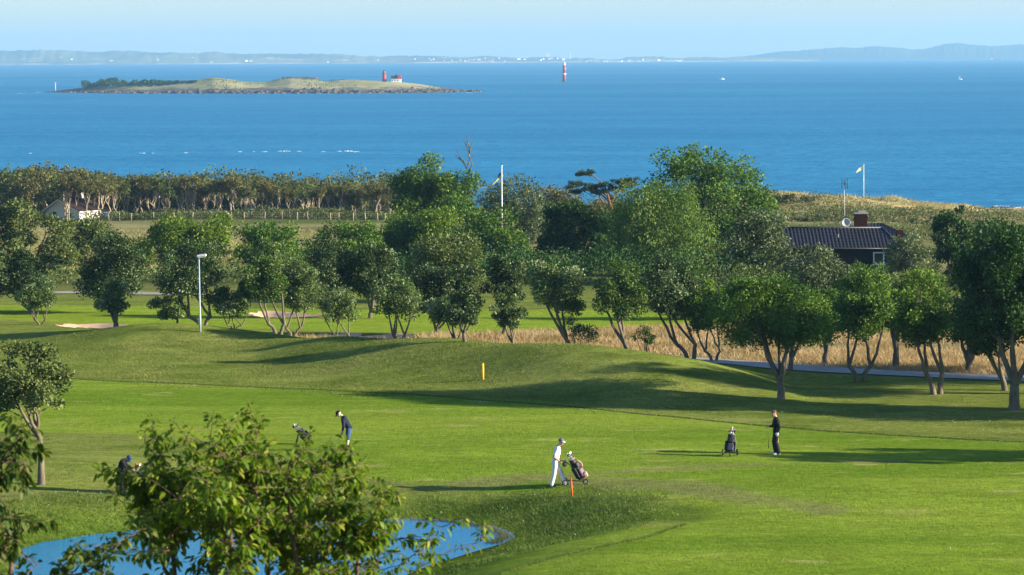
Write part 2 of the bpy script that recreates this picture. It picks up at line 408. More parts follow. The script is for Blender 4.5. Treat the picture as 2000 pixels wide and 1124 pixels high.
vm = N(n, 'ShaderNodeVectorMath', operation='SCALE'); n.links.new(col, vm.inputs[0]); n.links.new(m1.outputs[0], vm.inputs['Scale']); col = vm.outputs[0]
n.links.new(col, p.inputs['Base Color']); p.inputs['Roughness'].default_value = .95; p.inputs['Specular IOR Level'].default_value = 0
b1 = N(n, 'ShaderNodeBump'); b1.inputs['Strength'].default_value = .55; b1.inputs['Distance'].default_value = .12
fine = noise(n, 16, 3, .75, geo, (.7, .8, 1)); ad = N(n, 'ShaderNodeMath', operation='ADD'); n.links.new(fine, ad.inputs[0]); n.links.new(nC, ad.inputs[1])
n.links.new(ad.outputs[0], b1.inputs['Height']); n.links.new(b1.outputs[0], p.inputs['Normal'])
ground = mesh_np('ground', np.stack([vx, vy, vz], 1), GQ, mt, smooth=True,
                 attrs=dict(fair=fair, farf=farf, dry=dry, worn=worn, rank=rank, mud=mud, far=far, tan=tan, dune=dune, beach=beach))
tag(ground, kind='structure')

# ---- sea and pond
def watermat(name, base, rough, bumps, spec=.5):
    mt, n, p, o = newmat(name)
    geo = N(n, 'ShaderNodeNewGeometry').outputs['Position']
    a = noise(n, bumps[0], 4, .6, geo, bumps[2]); b = noise(n, bumps[1], 3, .6, geo, bumps[2])
    big = noise(n, bumps[3], 6, .72, geo, (.22, 1, 1))
    lane = noise(n, bumps[3] * .07, 4, .6, geo, (.12, 1, 1)); fn = noise(n, bumps[3] * 6, 4, .7, geo, (.35, 1, 1)); av = N(n, 'ShaderNodeMath', operation='ADD'); n.links.new(lane, av.inputs[0]); n.links.new(fn, av.inputs[1]); av2 = N(n, 'ShaderNodeMath', operation='ADD'); n.links.new(av.outputs[0], av2.inputs[0]); n.links.new(big, av2.inputs[1])
    n.links.new(mixc(n, ramp(n, av2.outputs[0], 1.15, 1.85), base[0], base[1]), p.inputs['Base Color'])
    p.inputs['Roughness'].default_value = rough; p.inputs['IOR'].default_value = 1.33; p.inputs['Specular IOR Level'].default_value = spec
    ad = N(n, 'ShaderNodeMath', operation='ADD'); n.links.new(a, ad.inputs[0]); n.links.new(b, ad.inputs[1])
    bp = N(n, 'ShaderNodeBump'); bp.inputs['Strength'].default_value = bumps[4]; bp.inputs['Distance'].default_value = bumps[5]
    n.links.new(ad.outputs[0], bp.inputs['Height']); n.links.new(bp.outputs[0], p.inputs['Normal'])
    return mt
m_sea = watermat('sea_water', ((.008, .128, .275), (.034, .225, .400)), .55, (.09, .4, (.45, 1.3, 1), .028, .8, 1.2), .08)
xs = np.array([-5900, -2500, -900, -300, 0, 300, 900, 2500, 5900.]); ys = np.concatenate([[440], np.geomspace(500, 20000, 24)])
SX, SY = np.meshgrid(xs, ys, indexing='ij'); b0 = (np.arange(len(xs) - 1)[:, None] * len(ys) + np.arange(len(ys) - 1)[None]).ravel()
sea = mesh_np('sea', np.stack([SX.ravel(), SY.ravel(), np.full(SX.size, SEA)], 1), np.stack([b0, b0 + len(ys), b0 + len(ys) + 1, b0 + 1], 1), m_sea)
tag(sea, kind='structure')
m_pond = watermat('pond_water', ((.008, .19, .42), (.012, .21, .46)), .06, (3.2, 9, (.6, 1.7, 1), .3, .5, .05), .6)
pc = np.array(POND).mean(0); Pp = np.array(POND); Pp = pc + (Pp - pc) * (1 + .35 / np.linalg.norm(Pp - pc, axis=1, keepdims=True) * 1.2)
mbp = MB(); mbp.poly(np.c_[Pp, np.full(len(Pp), POND_Z)][::-1]); pond = mbp.build('pond', m_pond); tag(pond, kind='structure')
if pond.data.polygons[0].normal.z < 0: pond.data.flip_normals()

# ---- bunkers, roads
m_sand = pm('bunker_sand', (.60, .40, .27), (.50, .34, .22), 1.2, .9, .1, bump=.4)
for b in BUNK:
    P = np.array(b); x0, y0 = P.min(0); x1, y1 = P.max(0)
    ax_ = np.arange(x0 - .4, x1 + .4, .4); ay_ = np.arange(y0 - .4, y1 + .4, .4); X, Y = np.meshgrid(ax_, ay_, indexing='ij')
    Z = H(X.ravel(), Y.ravel()).reshape(X.shape) + .03
    cxm, cym = (X[:-1, :-1] + X[1:, 1:]) / 2, (Y[:-1, :-1] + Y[1:, 1:]) / 2
    keep = (sdist(cxm, cym, b) + .5 * vnoise(cxm, cym, 1.6, 71) < -.05).ravel()
    nn = len(ay_); b0 = (np.arange(len(ax_) - 1)[:, None] * nn + np.arange(nn - 1)[None]).ravel()[keep]
    q = mesh_np('sand_bunker', np.stack([X.ravel(), Y.ravel(), Z.ravel()], 1), np.stack([b0, b0 + nn, b0 + nn + 1, b0 + 1], 1), m_sand, smooth=True); tag(q, kind='structure')
m_road = pm('worn_asphalt', (.33, .31, .295), (.27, .255, .24), .8, .85, .2, bump=.2)
m_path = pm('gravel_track', (.34, .30, .24), (.27, .24, .19), .8, .9, .1)
def strip(name, pts, width, mt, lift=.05, n=90, m_=6):
    P = np.array(pts, float); s = np.r_[0, np.cumsum(np.linalg.norm(np.diff(P, axis=0), axis=1))]; t = np.linspace(0, s[-1], n)
    C = np.stack([np.interp(t, s, P[:, 0]), np.interp(t, s, P[:, 1])], 1); D = np.gradient(C, axis=0); D /= np.linalg.norm(D, axis=1, keepdims=True)
    Nn = np.stack([-D[:, 1], D[:, 0]], 1); V = []
    for k in range(m_):
        o_ = (k / (m_ - 1) - .5) * width; Q = C + Nn * (o_ + .12 * fbm(t, t * 0 + k * 3, 2, 75)[:, None] * (k in (0, m_ - 1))); V.append(np.c_[Q, H(Q[:, 0], Q[:, 1]) + lift + .05 * (1 - (2 * k / (m_ - 1) - 1) ** 2)])
    V = np.stack(V, 1).reshape(-1, 3); b0 = (np.arange(n - 1)[:, None] * m_ + np.arange(m_ - 1)[None]).ravel()
    q = mesh_np(name, V, np.stack([b0, b0 + m_, b0 + m_ + 1, b0 + 1], 1), mt, smooth=True); tag(q, kind='structure'); return q
strip('road', pxz([(1240, 700), (1340, 704), (1450, 711), (1600, 721.5), (1800, 731.5), (2000, 741), (2500, 762)], 0), 2.7, m_road)
strip('track', pxz([(-400, 562), (0, 568), (160, 569), (330, 573), (480, 575), (640, 578)], -.9), 2.6, m_path)

# ================================================================ FOLIAGE
L_WHITE = leafmat('leaf_whitebeam', (0.017, 0.043, 0.012), (0.058, 0.106, 0.029), (0.275, 0.314, 0.165), .18)
L_WHITE2 = leafmat('leaf_whitebeam_green', (0.020, 0.053, 0.010), (0.069, 0.128, 0.022), (0.220, 0.275, 0.094), .2)
L_WHITE3 = leafmat('leaf_whitebeam_pale', (0.026, 0.062, 0.013), (0.096, 0.156, 0.041), (0.341, 0.380, 0.198), .24)
L_WHITED = leafmat('leaf_whitebeam_dark', (0.010, 0.029, 0.007), (0.033, 0.066, 0.015), (0.220, 0.259, 0.121), .16)
L_GREEN = leafmat('leaf_green', (0.020, 0.059, 0.008), (0.070, 0.143, 0.015), (0.165, 0.231, 0.033), .24)
L_DARK = leafmat('leaf_dark_green', (0.012, 0.038, 0.007), (0.031, 0.079, 0.013), (0.088, 0.149, 0.029), .16)
L_YELL = leafmat('leaf_yellow_green', (0.034, 0.083, 0.007), (0.110, 0.183, 0.017), (0.231, 0.275, 0.039), .28)
L_OLIVE = leafmat('leaf_olive', (0.031, 0.058, 0.011), (0.089, 0.125, 0.028), (0.209, 0.231, 0.083), .2)
L_GREY = leafmat('leaf_grey_willow', (0.028, 0.053, 0.016), (0.085, 0.120, 0.046), (0.264, 0.297, 0.165), .2)
L_BIRCH = leafmat('leaf_birch', (0.034, 0.079, 0.010), (0.096, 0.168, 0.022), (0.187, 0.242, 0.050), .25)
L_WOOD = leafmat('leaf_wood_brown', (.046, .054, .015), (.115, .114, .034), (.205, .185, .064), .25)
L_WOODG = leafmat('leaf_wood_green', (.036, .055, .015), (.092, .110, .029), (.175, .18, .056), .25)
L_PINE = leafmat('leaf_pine', (.018, .036, .014), (.038, .062, .024), (.085, .105, .045), .1)
L_CHERRY = leafmat('leaf_cherry', (.038, .085, .006), (.110, .185, .011), (.30, .28, .04), .4, .5, .15)
B_GREY = pm('bark_grey', (.185, .155, .112), (.095, .078, .058), 9, .9, .1, bump=.6, stretch=(1, 1, .25))
B_PALE = pm('bark_pale', (.42, .34, .24), (.23, .18, .13), 4, .9, .1, bump=.4, stretch=(1, 1, .25))
B_PINE = pm('bark_pine', (.26, .15, .085), (.15, .09, .055), 5, .9, .1, bump=.5)
B_DARK = pm('bark_dark', (.09, .07, .05), (.05, .04, .03), 7, .9, .1, bump=.5)
B_RED = pm('bark_cherry', (.13, .07, .045), (.07, .045, .03), 30, .7, .3, bump=.3)

def leaf_quads(C, size, rg, asp=.55, updir=.35, droop=0., dirs=None):
    """one kite-shaped leaf per centre"""
    n = len(C); sz = size * rg.uniform(.7, 1.3, n)
    d = rg.normal(size=(n, 3))
    if dirs is not None: d = d * .55 + dirs * 1.0
    d[:, 2] -= droop; d /= np.linalg.norm(d, axis=1, keepdims=True) + 1e-9
    u = rg.normal(size=(n, 3)); u[:, 2] += updir * 2
    s = np.cross(d, u); s /= np.linalg.norm(s, axis=1, keepdims=True) + 1e-9
    a = C - d * sz[:, None] * .5; t = C + d * sz[:, None] * .5; mid = C - d * sz[:, None] * .06
    V = np.stack([a, mid + s * (sz * asp * .5)[:, None], t, mid - s * (sz * asp * .5)[:, None]], 1).reshape(-1, 3)
    return V, np.arange(4 * n).reshape(-1, 4)
def in_ball(n, rg, pw=.5):
    v = rg.normal(size=(n, 3)); v /= np.linalg.norm(v, axis=1, keepdims=True) + 1e-9
    return v * (rg.random((n, 1)) ** pw)
def curve3(a, b, rg, sag=.15, k=5, wob=.05):
    a = np.asarray(a, float); b = np.asarray(b, float); t = np.linspace(0, 1, k)[:, None]; L = np.linalg.norm(b - a)
    P = a + (b - a) * t; P[:, 2] += (np.sin(t[:, 0] * math.pi) * -sag * 0 + (t[:, 0] ** .75 - t[:, 0]) * 0) * L
    h = b - a; h[2] = 0
    P -= h * (np.sin(t * math.pi) * sag)             # leaves the stem steeply, then leans out
    P[1:-1] += rg.normal(size=(k - 2, 3)) * L * wob
    return P
def crown_geo(rg, C, rad, nc, nleaf, size, skew=0., shell=.42, cr=.30, asp=.55, droop=0., flat=.85, updir=.35, squash=True):
    """clump centres inside an ellipsoid and leaves round them; returns clumps, V, Q, tone"""
    u = in_ball(nc, rg, shell); u *= .62 + .38 * np.linalg.norm(u, axis=1, keepdims=True) / (np.abs(u).max(1, keepdims=True) + 1e-6)
    if squash: u[:, 2] = np.where(u[:, 2] < -.55, u[:, 2] * .7, u[:, 2])
    else: u[:, 2] = np.where(u[:, 2] < 0, u[:, 2] * 1.15, u[:, 2]); u[:, :2] *= np.where(u[:, 2:] < -.3, 1.25, 1.0)
    P = np.array(C) + u * (np.array(rad) * .98 - .62 * cr * min(rad))
    P[:, 2] -= skew * (P[:, 0] - C[0])
    rm = min(rad); crs = rm * cr * rg.uniform(.65, 1.35, nc)
    ci = rg.choice(nc, nleaf, p=crs ** 2 / (crs ** 2).sum())
    off = in_ball(nleaf, rg, .45); off[:, 2] *= flat
    # ragged tufts: a third of the leaves ride on short spikes out of the clump
    sp = rg.random(nleaf) < .08; off[sp] *= rg.uniform(1.0, 1.35, (sp.sum(), 1))
    X = P[ci] + off * crs[ci][:, None]
    V, Q = leaf_quads(X, size, rg, asp, updir, droop, dirs=off)
    ct = rg.normal(.46, .15, nc)
    tone = np.clip(ct[ci] + rg.normal(0, .22, nleaf), 0, 1)
    return P, crs, V, Q, np.repeat(tone, 4)
NLEAF = [0]
def tree(name, label, base, crown, leaf, bark=B_GREY, size=.12, lai=5., stems=1, skew=0., cr=.33, nc=None, cat='tree', group=None, seed=0, tr=None, depth=1., asp=.62, droop=0., lean=None, shell=.40, flat=.85, d=None, fork=.55, back=0., limbs=None):
    rg = np.random.default_rng(seed + 17)
    bp = hit(*base) if d is None else on_ground(base[0], d)
    if back: bp = on_ground(base[0], bp.y + back)
    dd = bp.y; s = S(dd); x0, x1, y0, y1 = crown
    if d is not None and d < 420:
        y1 = max(y1, 562 - F * math.tan(math.atan2(bp.z - CAMZ, dd) + TH) + 6)
    cc = at_depth((x0 + x1) / 2, (y0 + y1) / 2, dd) - bp
    C = np.array([cc.x, 0., cc.z]); ex = 1.02 if d is None else 1.12; rx = (x1 - x0) / 2 * s * ex; rz = (y1 - y0) / 2 * s * (1.02 if d is None else 1.04); rad = (rx, rx * depth * .9, rz)
    t = thing(name, label, cat, bp, 0, group)
    area = math.pi * rx * rz; nl = int(lai * area / (size * size * asp * .5) * 1.12); nl = min(nl, 30000); NLEAF[0] += nl
    ncl = nc or int(np.clip(34 * (area / 7) ** .6, 18, 110))
    P, crs, V, Q, tone = crown_geo(rg, C, rad, ncl, nl, size, skew, shell, cr, asp, droop, flat, squash=(d is None))
    mesh_np('crown', V, Q, leaf, t, attrs=dict(tone=tone))
    # trunk, limbs
    mb = MB(); zb = max(C[2] - rz, .12 * C[2]); tr = (tr or max(.05, .032 * (C[2] + rz))) * (1 if stems == 1 else .72 if stems == 2 else .55)
    nodes = []; bez = lambda p0, p1, p2, k: np.array([(1 - u) ** 2 * p0 + 2 * u * (1 - u) * p1 + u * u * p2 for u in np.linspace(0, 1, k)])
    for k in range(stems):
        a = 2 * math.pi * k / max(stems, 1) + rg.uniform(-.5, .5) + (0 if stems != 2 else .2)
        ca, sa = math.cos(a), math.sin(a); m_ = stems > 1
        b0 = np.array([ca * tr * 1.3 * m_, sa * tr * m_, -.15]); lx = (0 if lean is None else lean)
        fk = np.array([b0[0] + (C[0] + lx) * .14 + ca * rx * .22 * m_ + rg.normal(0, .03), sa * rx * .15 * m_, max(zb * fork, .25)])
        tp = bez(b0, np.array([b0[0], b0[1], fk[2] * .6]), fk, 5); tp[1:4] += rg.normal(0, .012, (3, 3)); rr = np.linspace(1, .78, 5) * tr; rr[0] *= 1.35
        mb.tube(tp, rr, 9, cap=False)
        nl_ = limbs or (4 if stems == 1 else 2)
        for j in range(nl_):
            al = a * m_ + 2 * math.pi * j / nl_ + rg.uniform(-.4, .4); sp = rx * rg.uniform(.18, .5) * (1 if nl_ > 1 else .3)
            top = np.array([C[0] + lx + ca * rx * .25 * m_ + math.cos(al) * sp, math.sin(al) * sp * .7, C[2] + rz * rg.uniform(-.25, .35)])
            ctl = np.array([fk[0] * .35 + top[0] * .65, fk[1] * .35 + top[1] * .65, fk[2] + (top[2] - fk[2]) * .42])
            pts = bez(fk - [0, 0, .03], ctl, top, 8); pts[1:-1] += rg.normal(0, .02 * (C[2] + rz) / 5, (6, 3)); r2 = np.linspace(.62, .16, 8) * tr * (1 if nl_ > 2 else 1.15)
            mb.tube(pts, r2, 7, cap=False); nodes += [(pts[i], r2[i]) for i in range(2, 8)]
    NP = np.array([q[0] for q in nodes]); NR = [q[1] for q in nodes]
    order = rg.permutation(ncl)
    for i in order[:min(ncl, 26)]:
        q = P[i]; dv = q - NP; ds = np.linalg.norm(dv, axis=1) + np.where(dv[:, 2] < 0.1, 1.5, 0); j = int(ds.argmin())
        j = max(0, j - 1) if rg.random() < .5 else j
        c3 = curve3(NP[j], q, rg, .16, 5, .04); r0 = min(NR[j] * .62, tr * .45)
        mb.tube(c3, np.linspace(r0, .012, 5), 5, cap=False)
    mb.build('trunk', bark, t, True)
    return t

ROW = 'small trees planted along the grass bank'
T = tree
# -- first row, left to right
T('whitebeam_tree', 'small bushy tree at far left with several curved stems, in front of a dark crown', (75, 641), (25, 120, 536, 618), L_WHITE3, stems=3, back=3.5, group=ROW, seed=1, size=.13)
T('whitebeam_tree', 'small round tree with a short thick trunk beside the pale sand bunker', (223, 645), (180, 266, 540, 622), L_WHITE3, stems=1, back=3.5, group=ROW, seed=2, size=.13, tr=.17)
T('whitebeam_tree', 'smallest thin leaning tree just left of the lamp post', (344, 648), (286, 372, 570, 634), L_WHITE3, stems=1, back=3.5, group=ROW, seed=3, size=.13, lai=3.2, lean=-.1, tr=.07)
T('whitebeam_tree', 'tall dark round tree right behind the lamp post', (394, 649), (300, 440, 455, 605), L_WHITE, stems=2, back=3.5, group=ROW, seed=4, size=.13, skew=.0, tr=.16, lean=-.2)
T('whitebeam_tree', 'low wide tree with forked bare stems just right of the lamp post', (455, 649), (396, 505, 546, 632), L_WHITE3, stems=3, back=3.5, group=ROW, seed=5, size=.13, lai=4)
T('whitebeam_tree', 'tall tree of a touching pair, its darker left half with double trunk', (541, 656), (460, 565, 462, 618), L_WHITE2, stems=2, back=3.5, group=ROW, seed=6, size=.13, tr=.15)
T('whitebeam_tree', 'tall tree of a touching pair, its lighter right half with two slim stems', (570, 660), (520, 634, 478, 628), L_WHITE3, stems=2, back=9., group=ROW, seed=7, size=.13, skew=.3, tr=.12)
T('whitebeam_tree', 'slim low tree with two straight stems left of the near bunker', (669, 668), (612, 702, 556, 644), L_WHITE3, stems=2, back=9., group=ROW, seed=8, size=.13, lai=3.8, tr=.1)
T('whitebeam_tree', 'vase shaped tree with pale forked limbs in front of the near bunker', (777, 671), (714, 830, 536, 636), L_WHITE3, stems=3, back=9., group=ROW, seed=9, size=.13, tr=.15)
T('whitebeam_tree', 'small tree with a pale single trunk at the start of the tan grass', (890, 672), (832, 938, 556, 654), L_WHITE3, stems=1, back=9., group=ROW, seed=10, size=.13)
T('whitebeam_tree', 'little upright tree standing alone before the bright far fairway', (1003, 672), (955, 1031, 572, 658), L_WHITE3, stems=1, back=9., group=ROW, seed=11, size=.13, tr=.12)
T('whitebeam_tree', 'slant topped tree with pale trunk beside a thin shrub', (1111, 684), (1028, 1152, 496, 632), L_WHITE3, stems=1, back=9., group=ROW, seed=12, size=.13, skew=.35, lean=-.3, tr=.15)
T('whitebeam_tree', 'full crowned tree with pale trunk beside a half dead bush', (1227, 692), (1146, 1270, 500, 642), L_WHITE2, stems=1, back=9., group=ROW, seed=13, size=.13, skew=.2, lean=-.3, tr=.16)
T('whitebeam_tree', 'dark crowned tree leaning left above the start of the road', (1351, 701), (1256, 1372, 490, 645), L_WHITE, stems=2, back=9., group=ROW, seed=14, size=.13, skew=.15, lean=-.6, tr=.17)
T('sparse_shrub', 'thin open shrub right of the slant topped tree', (1134, 685), (1092, 1172, 610, 678), L_WHITE, stems=5, back=9., group=ROW, seed=15, size=.10, lai=1.3, tr=.06, cat='shrub', fork=.2)
T('sparse_shrub', 'half bare little bush with upright twigs in the tan grass', (1268, 693), (1230, 1288, 632, 680), L_DARK, stems=4, back=9., group=ROW, seed=16, size=.10, lai=1.6, tr=.06, cat='shrub', fork=.25)
T('whitebeam_tree', 'leafy tree at the left end of the grey road beside the fan shaped tree', (1396, 710), (1330, 1432, 540, 668), L_GREEN, stems=2, back=9., group=ROW, seed=17, size=.12, tr=.12)
T('hornbeam_tree', 'broad fan shaped tree with forked pale trunk in front of the road', (1526, 780), (1378, 1642, 532, 705), L_GREEN, stems=1, limbs=5, group=ROW, seed=18, size=.12, lai=6, tr=.19, nc=70, depth=.8, fork=.5)
T('whitebeam_tree', 'dark trunked tree standing across the road behind the fan shaped tree', (1545, 724), (1500, 1600, 560, 680), L_GREEN, group=ROW, seed=19, size=.13)
T('whitebeam_tree', 'tree with a pale trunk beyond the road, right of the fan shaped tree', (1611, 714), (1570, 1668, 555, 670), L_GREEN, group=ROW, seed=20, size=.13, tr=.17)
T('maple_tree', 'yellow green maple with spreading dark limbs at the near road edge', (1679, 746), (1618, 1752, 520, 690), L_GREEN, stems=2, group=ROW, seed=21, size=.14, tr=.17, cr=.34)
T('maple_tree', 'bright green layered maple with leaning trunk beyond the road', (1750, 720), (1690, 1800, 545, 665), L_YELL, group=ROW, seed=22, size=.15, tr=.2, cr=.34)
T('maple_tree', 'green maple with two dark trunks left of the large dark tree', (1829, 770), (1742, 1862, 528, 700), L_GREEN, stems=2, group=ROW, seed=23, size=.14, tr=.2)
T('maple_tree', 'tree with a forked pale trunk beyond the road at far right', (1893, 729), (1840, 1960, 560, 690), L_DARK, stems=1, group=ROW, seed=24, size=.14, tr=.22)
T('maple_tree', 'slim dark tree half hidden behind the rightmost trunk', (1962, 763), (1880, 1985, 570, 725), L_DARK, stems=1, group=ROW, seed=25, size=.14, tr=.16)
T('maple_tree', 'large dark tree at the right edge with a thick straight trunk', (1981, 801), (1852, 2110, 425, 715), L_DARK, stems=1, group=ROW, seed=26, size=.16, lai=6.5, tr=.26, nc=80, cr=.26)
T('lone_tree', 'lone young tree with a slim straight trunk on the left lawn', (81, 946), (-45, 143, 664, 842), L_OLIVE, bark=B_GREY, stems=1, seed=27, size=.14, lai=4.6, tr=.13, nc=46, fork=.9, cr=.27)
# -- trees just outside the right edge whose shade falls across the lawn
OFF = 'trees beside the fairway outside the right edge'
for k, (px, py, r, h) in enumerate([(2300, 905, 110, 240), (2480, 900, 130, 250), (2260, 806, 130, 270), (2480, 818, 150, 300), (2190, 770, 130, 300), (2250, 735, 150, 300), (2420, 752, 160, 320)]):
    T('maple_tree', 'dark leafy tree beside the fairway beyond the right edge', (px, py), (px - r, px + r, py - h, py - 95), L_DARK, group=OFF, seed=30 + k, size=.2, lai=4.5, tr=.22)
# -- second row
MID = 'larger trees behind the planted row'
T('whitebeam_tree', 'dark rounded tree at the left edge behind the small bushy tree', (60, 612), (-60, 132, 482, 598), L_WHITED, group=MID, seed=40, size=.15, lai=6, tr=.2)
T('whitebeam_tree', 'dark rounded tree behind the small tree by the bunker', (216, 612), (146, 290, 455, 605), L_WHITED, group=MID, seed=41, size=.15, lai=6, tr=.2)
T('whitebeam_tree', 'silvery topped tree behind the slim two stemmed tree, left of two', (662, 622), (608, 716, 470, 590), L_WHITED, group=MID, seed=42, size=.15, lai=5.5)
T('whitebeam_tree', 'silvery topped tree behind the slim two stemmed tree, right of two', (722, 622), (684, 782, 474, 598), L_WHITED, group=MID, seed=43, size=.15, lai=5.5)
T('whitebeam_tree', 'pale topped tree behind the vase shaped tree', (848, 656), (798, 936, 500, 640), L_WHITED, group=MID, seed=44, size=.15, lai=5.5, tr=.13)
T('whitebeam_tree', 'tree with a straight pole like trunk behind the small pale trunked one', (907, 668), (866, 950, 560, 650), L_WHITED, group=MID, seed=45, size=.14, lai=3.5, tr=.11, fork=.9)
T('whitebeam_tree', 'bushy silver tipped tree behind the little upright tree', (985, 655), (936, 1036, 492, 625), L_WHITED, group=MID, seed=46, size=.15, lai=5.5)
T('whitebeam_tree', 'yellow green bush tree peeping over the vase shaped tree', (858, 0), (790, 945, 448, 570), L_OLIVE, group=MID, seed=47, size=.17, lai=5, d=205)
T('whitebeam_tree', 'pale silver green tree filling the gap right of the dark leaning tree', (1340, 0), (1300, 1400, 500, 600), L_WHITE2, group=MID, seed=48, size=.16, lai=5, d=186)
T('willow_bush', 'silver green bush below the dark house, left of its window', (1590, 0), (1528, 1662, 470, 610), L_GREY, group=MID, seed=49, size=.15, lai=5, d=200, stems=3)
T('willow_bush', 'silver green bush covering the right corner of the dark house', (1792, 0), (1728, 1832, 452, 560), L_GREY, group=MID, seed=50, size=.15, lai=5, d=212, stems=3)
T('maple_tree', 'leafy bush in front of the house wall below the window', (1690, 0), (1635, 1745, 508, 610), L_GREEN, group=MID, seed=51, size=.15, lai=5, d=195, stems=2)
T('maple_tree', 'yellow green maple top between the house and the large dark tree', (1785, 0), (1735, 1845, 520, 620), L_YELL, group=MID, seed=52, size=.15, lai=5, d=180)
# -- third rank, large
BIG = 'large trees in front of the sea'
T('oak_tree', 'big olive green bush like tree at the left edge below the wood', (60, 0), (-80, 140, 393, 545), L_OLIVE, group=BIG, seed=60, size=.24, lai=6, d=262, nc=60, cr=.26)
T('oak_tree', 'olive shrub in front of the white house', (170, 0), (112, 222, 424, 525), L_OLIVE, group=BIG, seed=61, size=.24, lai=5.5, d=270)
T('elder_tree', 'yellow green spreading bush behind the lamp post tree', (372, 0), (276, 464, 410, 535), L_YELL, group=BIG, seed=62, size=.22, lai=5.5, d=255, nc=50)
T('elder_tree', 'low olive bush in the gap right of the olive shrub', (255, 0), (205, 305, 462, 540), L_OLIVE, group=BIG, seed=83, size=.22, lai=5.5, d=272)
T('elder_tree', 'leafy bush between the round green bush and the broad yellow green tree', (755, 0), (725, 800, 446, 545), L_GREEN, group=BIG, seed=84, size=.22, lai=5.5, d=268)
T('elder_tree', 'dark green bush left of the silvery topped pair', (520, 0), (455, 592, 426, 545), L_GREEN, group=BIG, seed=63, size=.22, lai=5, d=245)
T('elder_tree', 'round green bush behind the silvery topped pair', (668, 0), (592, 748, 430, 545), L_GREEN, group=BIG, seed=64, size=.22, lai=5.5, d=260)
T('ash_tree', 'tall flat topped tree left of the flagpole, with a bare dead top', (858, 0), (762, 945, 298, 470), L_GREEN, group=BIG, seed=65, size=.26, lai=6, d=300, nc=60, cr=.25, tr=.3)
T('maple_tree', 'broad yellow green tree below the flat topped one', (830, 0), (752, 905, 392, 545), L_YELL, group=BIG, seed=66, size=.24, lai=6, d=268, nc=60)
T('maple_tree', 'wide green tree below the flagpole', (950, 0), (878, 1032, 396, 560), L_GREEN, group=BIG, seed=67, size=.24, lai=6, d=262, nc=60)
T('willow_tree', 'dark grey green tree just right of the flagpole', (1005, 0), (942, 1062, 340, 460), L_GREY, group=BIG, seed=68, size=.25, lai=5, d=330)
T('beech_tree', 'dense dark green round tree left of the weeping birch', (1118, 0), (1050, 1188, 388, 560), L_DARK, group=BIG, seed=69, size=.24, lai=7, d=250, nc=70, cr=.24)
T('beech_tree', 'dark narrow gap filling tree between round tree and birch', (1172, 0), (1140, 1215, 400, 540), L_DARK, group=BIG, seed=70, size=.24, lai=6, d=270)
T('birch_tree', 'light green weeping birch with drooping strands', (1290, 0), (1190, 1392, 352, 560), L_BIRCH, bark=B_PALE, group=BIG, seed=71, size=.22, lai=6, d=245, nc=90, cr=.26, droop=1.3, flat=1.5, asp=.42)
T('birch_tree', 'paler birch top left of the weeping birch', (1216, 0), (1176, 1262, 388, 520), L_BIRCH, bark=B_PALE, group=BIG, seed=72, size=.18, lai=5, d=256, droop=1.0, flat=1.4)
T('sycamore_tree', 'tallest broad domed green tree in front of the sea', (1380, 0), (1244, 1512, 276, 540), L_GREEN, group=BIG, seed=73, size=.27, lai=7, d=272, nc=120, cr=.27, tr=.4, depth=.8)
T('willow_tree', 'grey green willow left of the dark tiled roof', (1482, 0), (1412, 1556, 406, 560), L_GREY, group=BIG, seed=74, size=.20, lai=5.5, d=226, nc=55)
T('yew_tree', 'pointed dark evergreen rising right of the house', (1858, 0), (1818, 1900, 398, 560), L_DARK, group=BIG, seed=75, size=.2, lai=7, d=222)
T('yew_tree', 'dark evergreen clump between the pointed evergreen and the right edge', (1930, 0), (1880, 2010, 424, 560), L_DARK, group=BIG, seed=76, size=.2, lai=6, d=228)
T('thorn_scrub', 'dry brownish thicket behind the pine, before the sea', (1085, 0), (1030, 1140, 358, 420), L_WOOD, bark=B_DARK, group=BIG, seed=77, size=.3, lai=4, d=390, cat='shrub', stems=4)
T('thorn_scrub', 'dry brown green thicket below the windswept pine', (1180, 0), (1120, 1240, 385, 430), L_WOOD, bark=B_DARK, group=BIG, seed=78, size=.3, lai=4, d=385, cat='shrub', stems=4)
T('thorn_scrub', 'rounded brown bush beside the red roofed house on the dune', (1533, 0), (1506, 1558, 377, 404), L_WOOD, bark=B_DARK, group=BIG, seed=79, size=.3, lai=5, d=452, cat='shrub', stems=3)
T('thorn_scrub', 'larger dark bush on the dune right of the brown one', (1584, 0), (1546, 1622, 380, 408), L_WOODG, bark=B_DARK, group=BIG, seed=80, size=.3, lai=5, d=455, cat='shrub', stems=3)
T('thorn_scrub', 'low shrubby mound just above the house roof, left of the mast', (1600, 0), (1545, 1660, 418, 448), L_WOODG, bark=B_DARK, group=BIG, seed=81, size=.3, lai=5, d=415, cat='shrub', stems=3)
T('thorn_scrub', 'low shrubby mound behind the roof, right of the chimney', (1770, 0), (1690, 1860, 424, 460), L_WOODG, bark=B_DARK, group=BIG, seed=82, size=.3, lai=5, d=410, cat='shrub', stems=3)

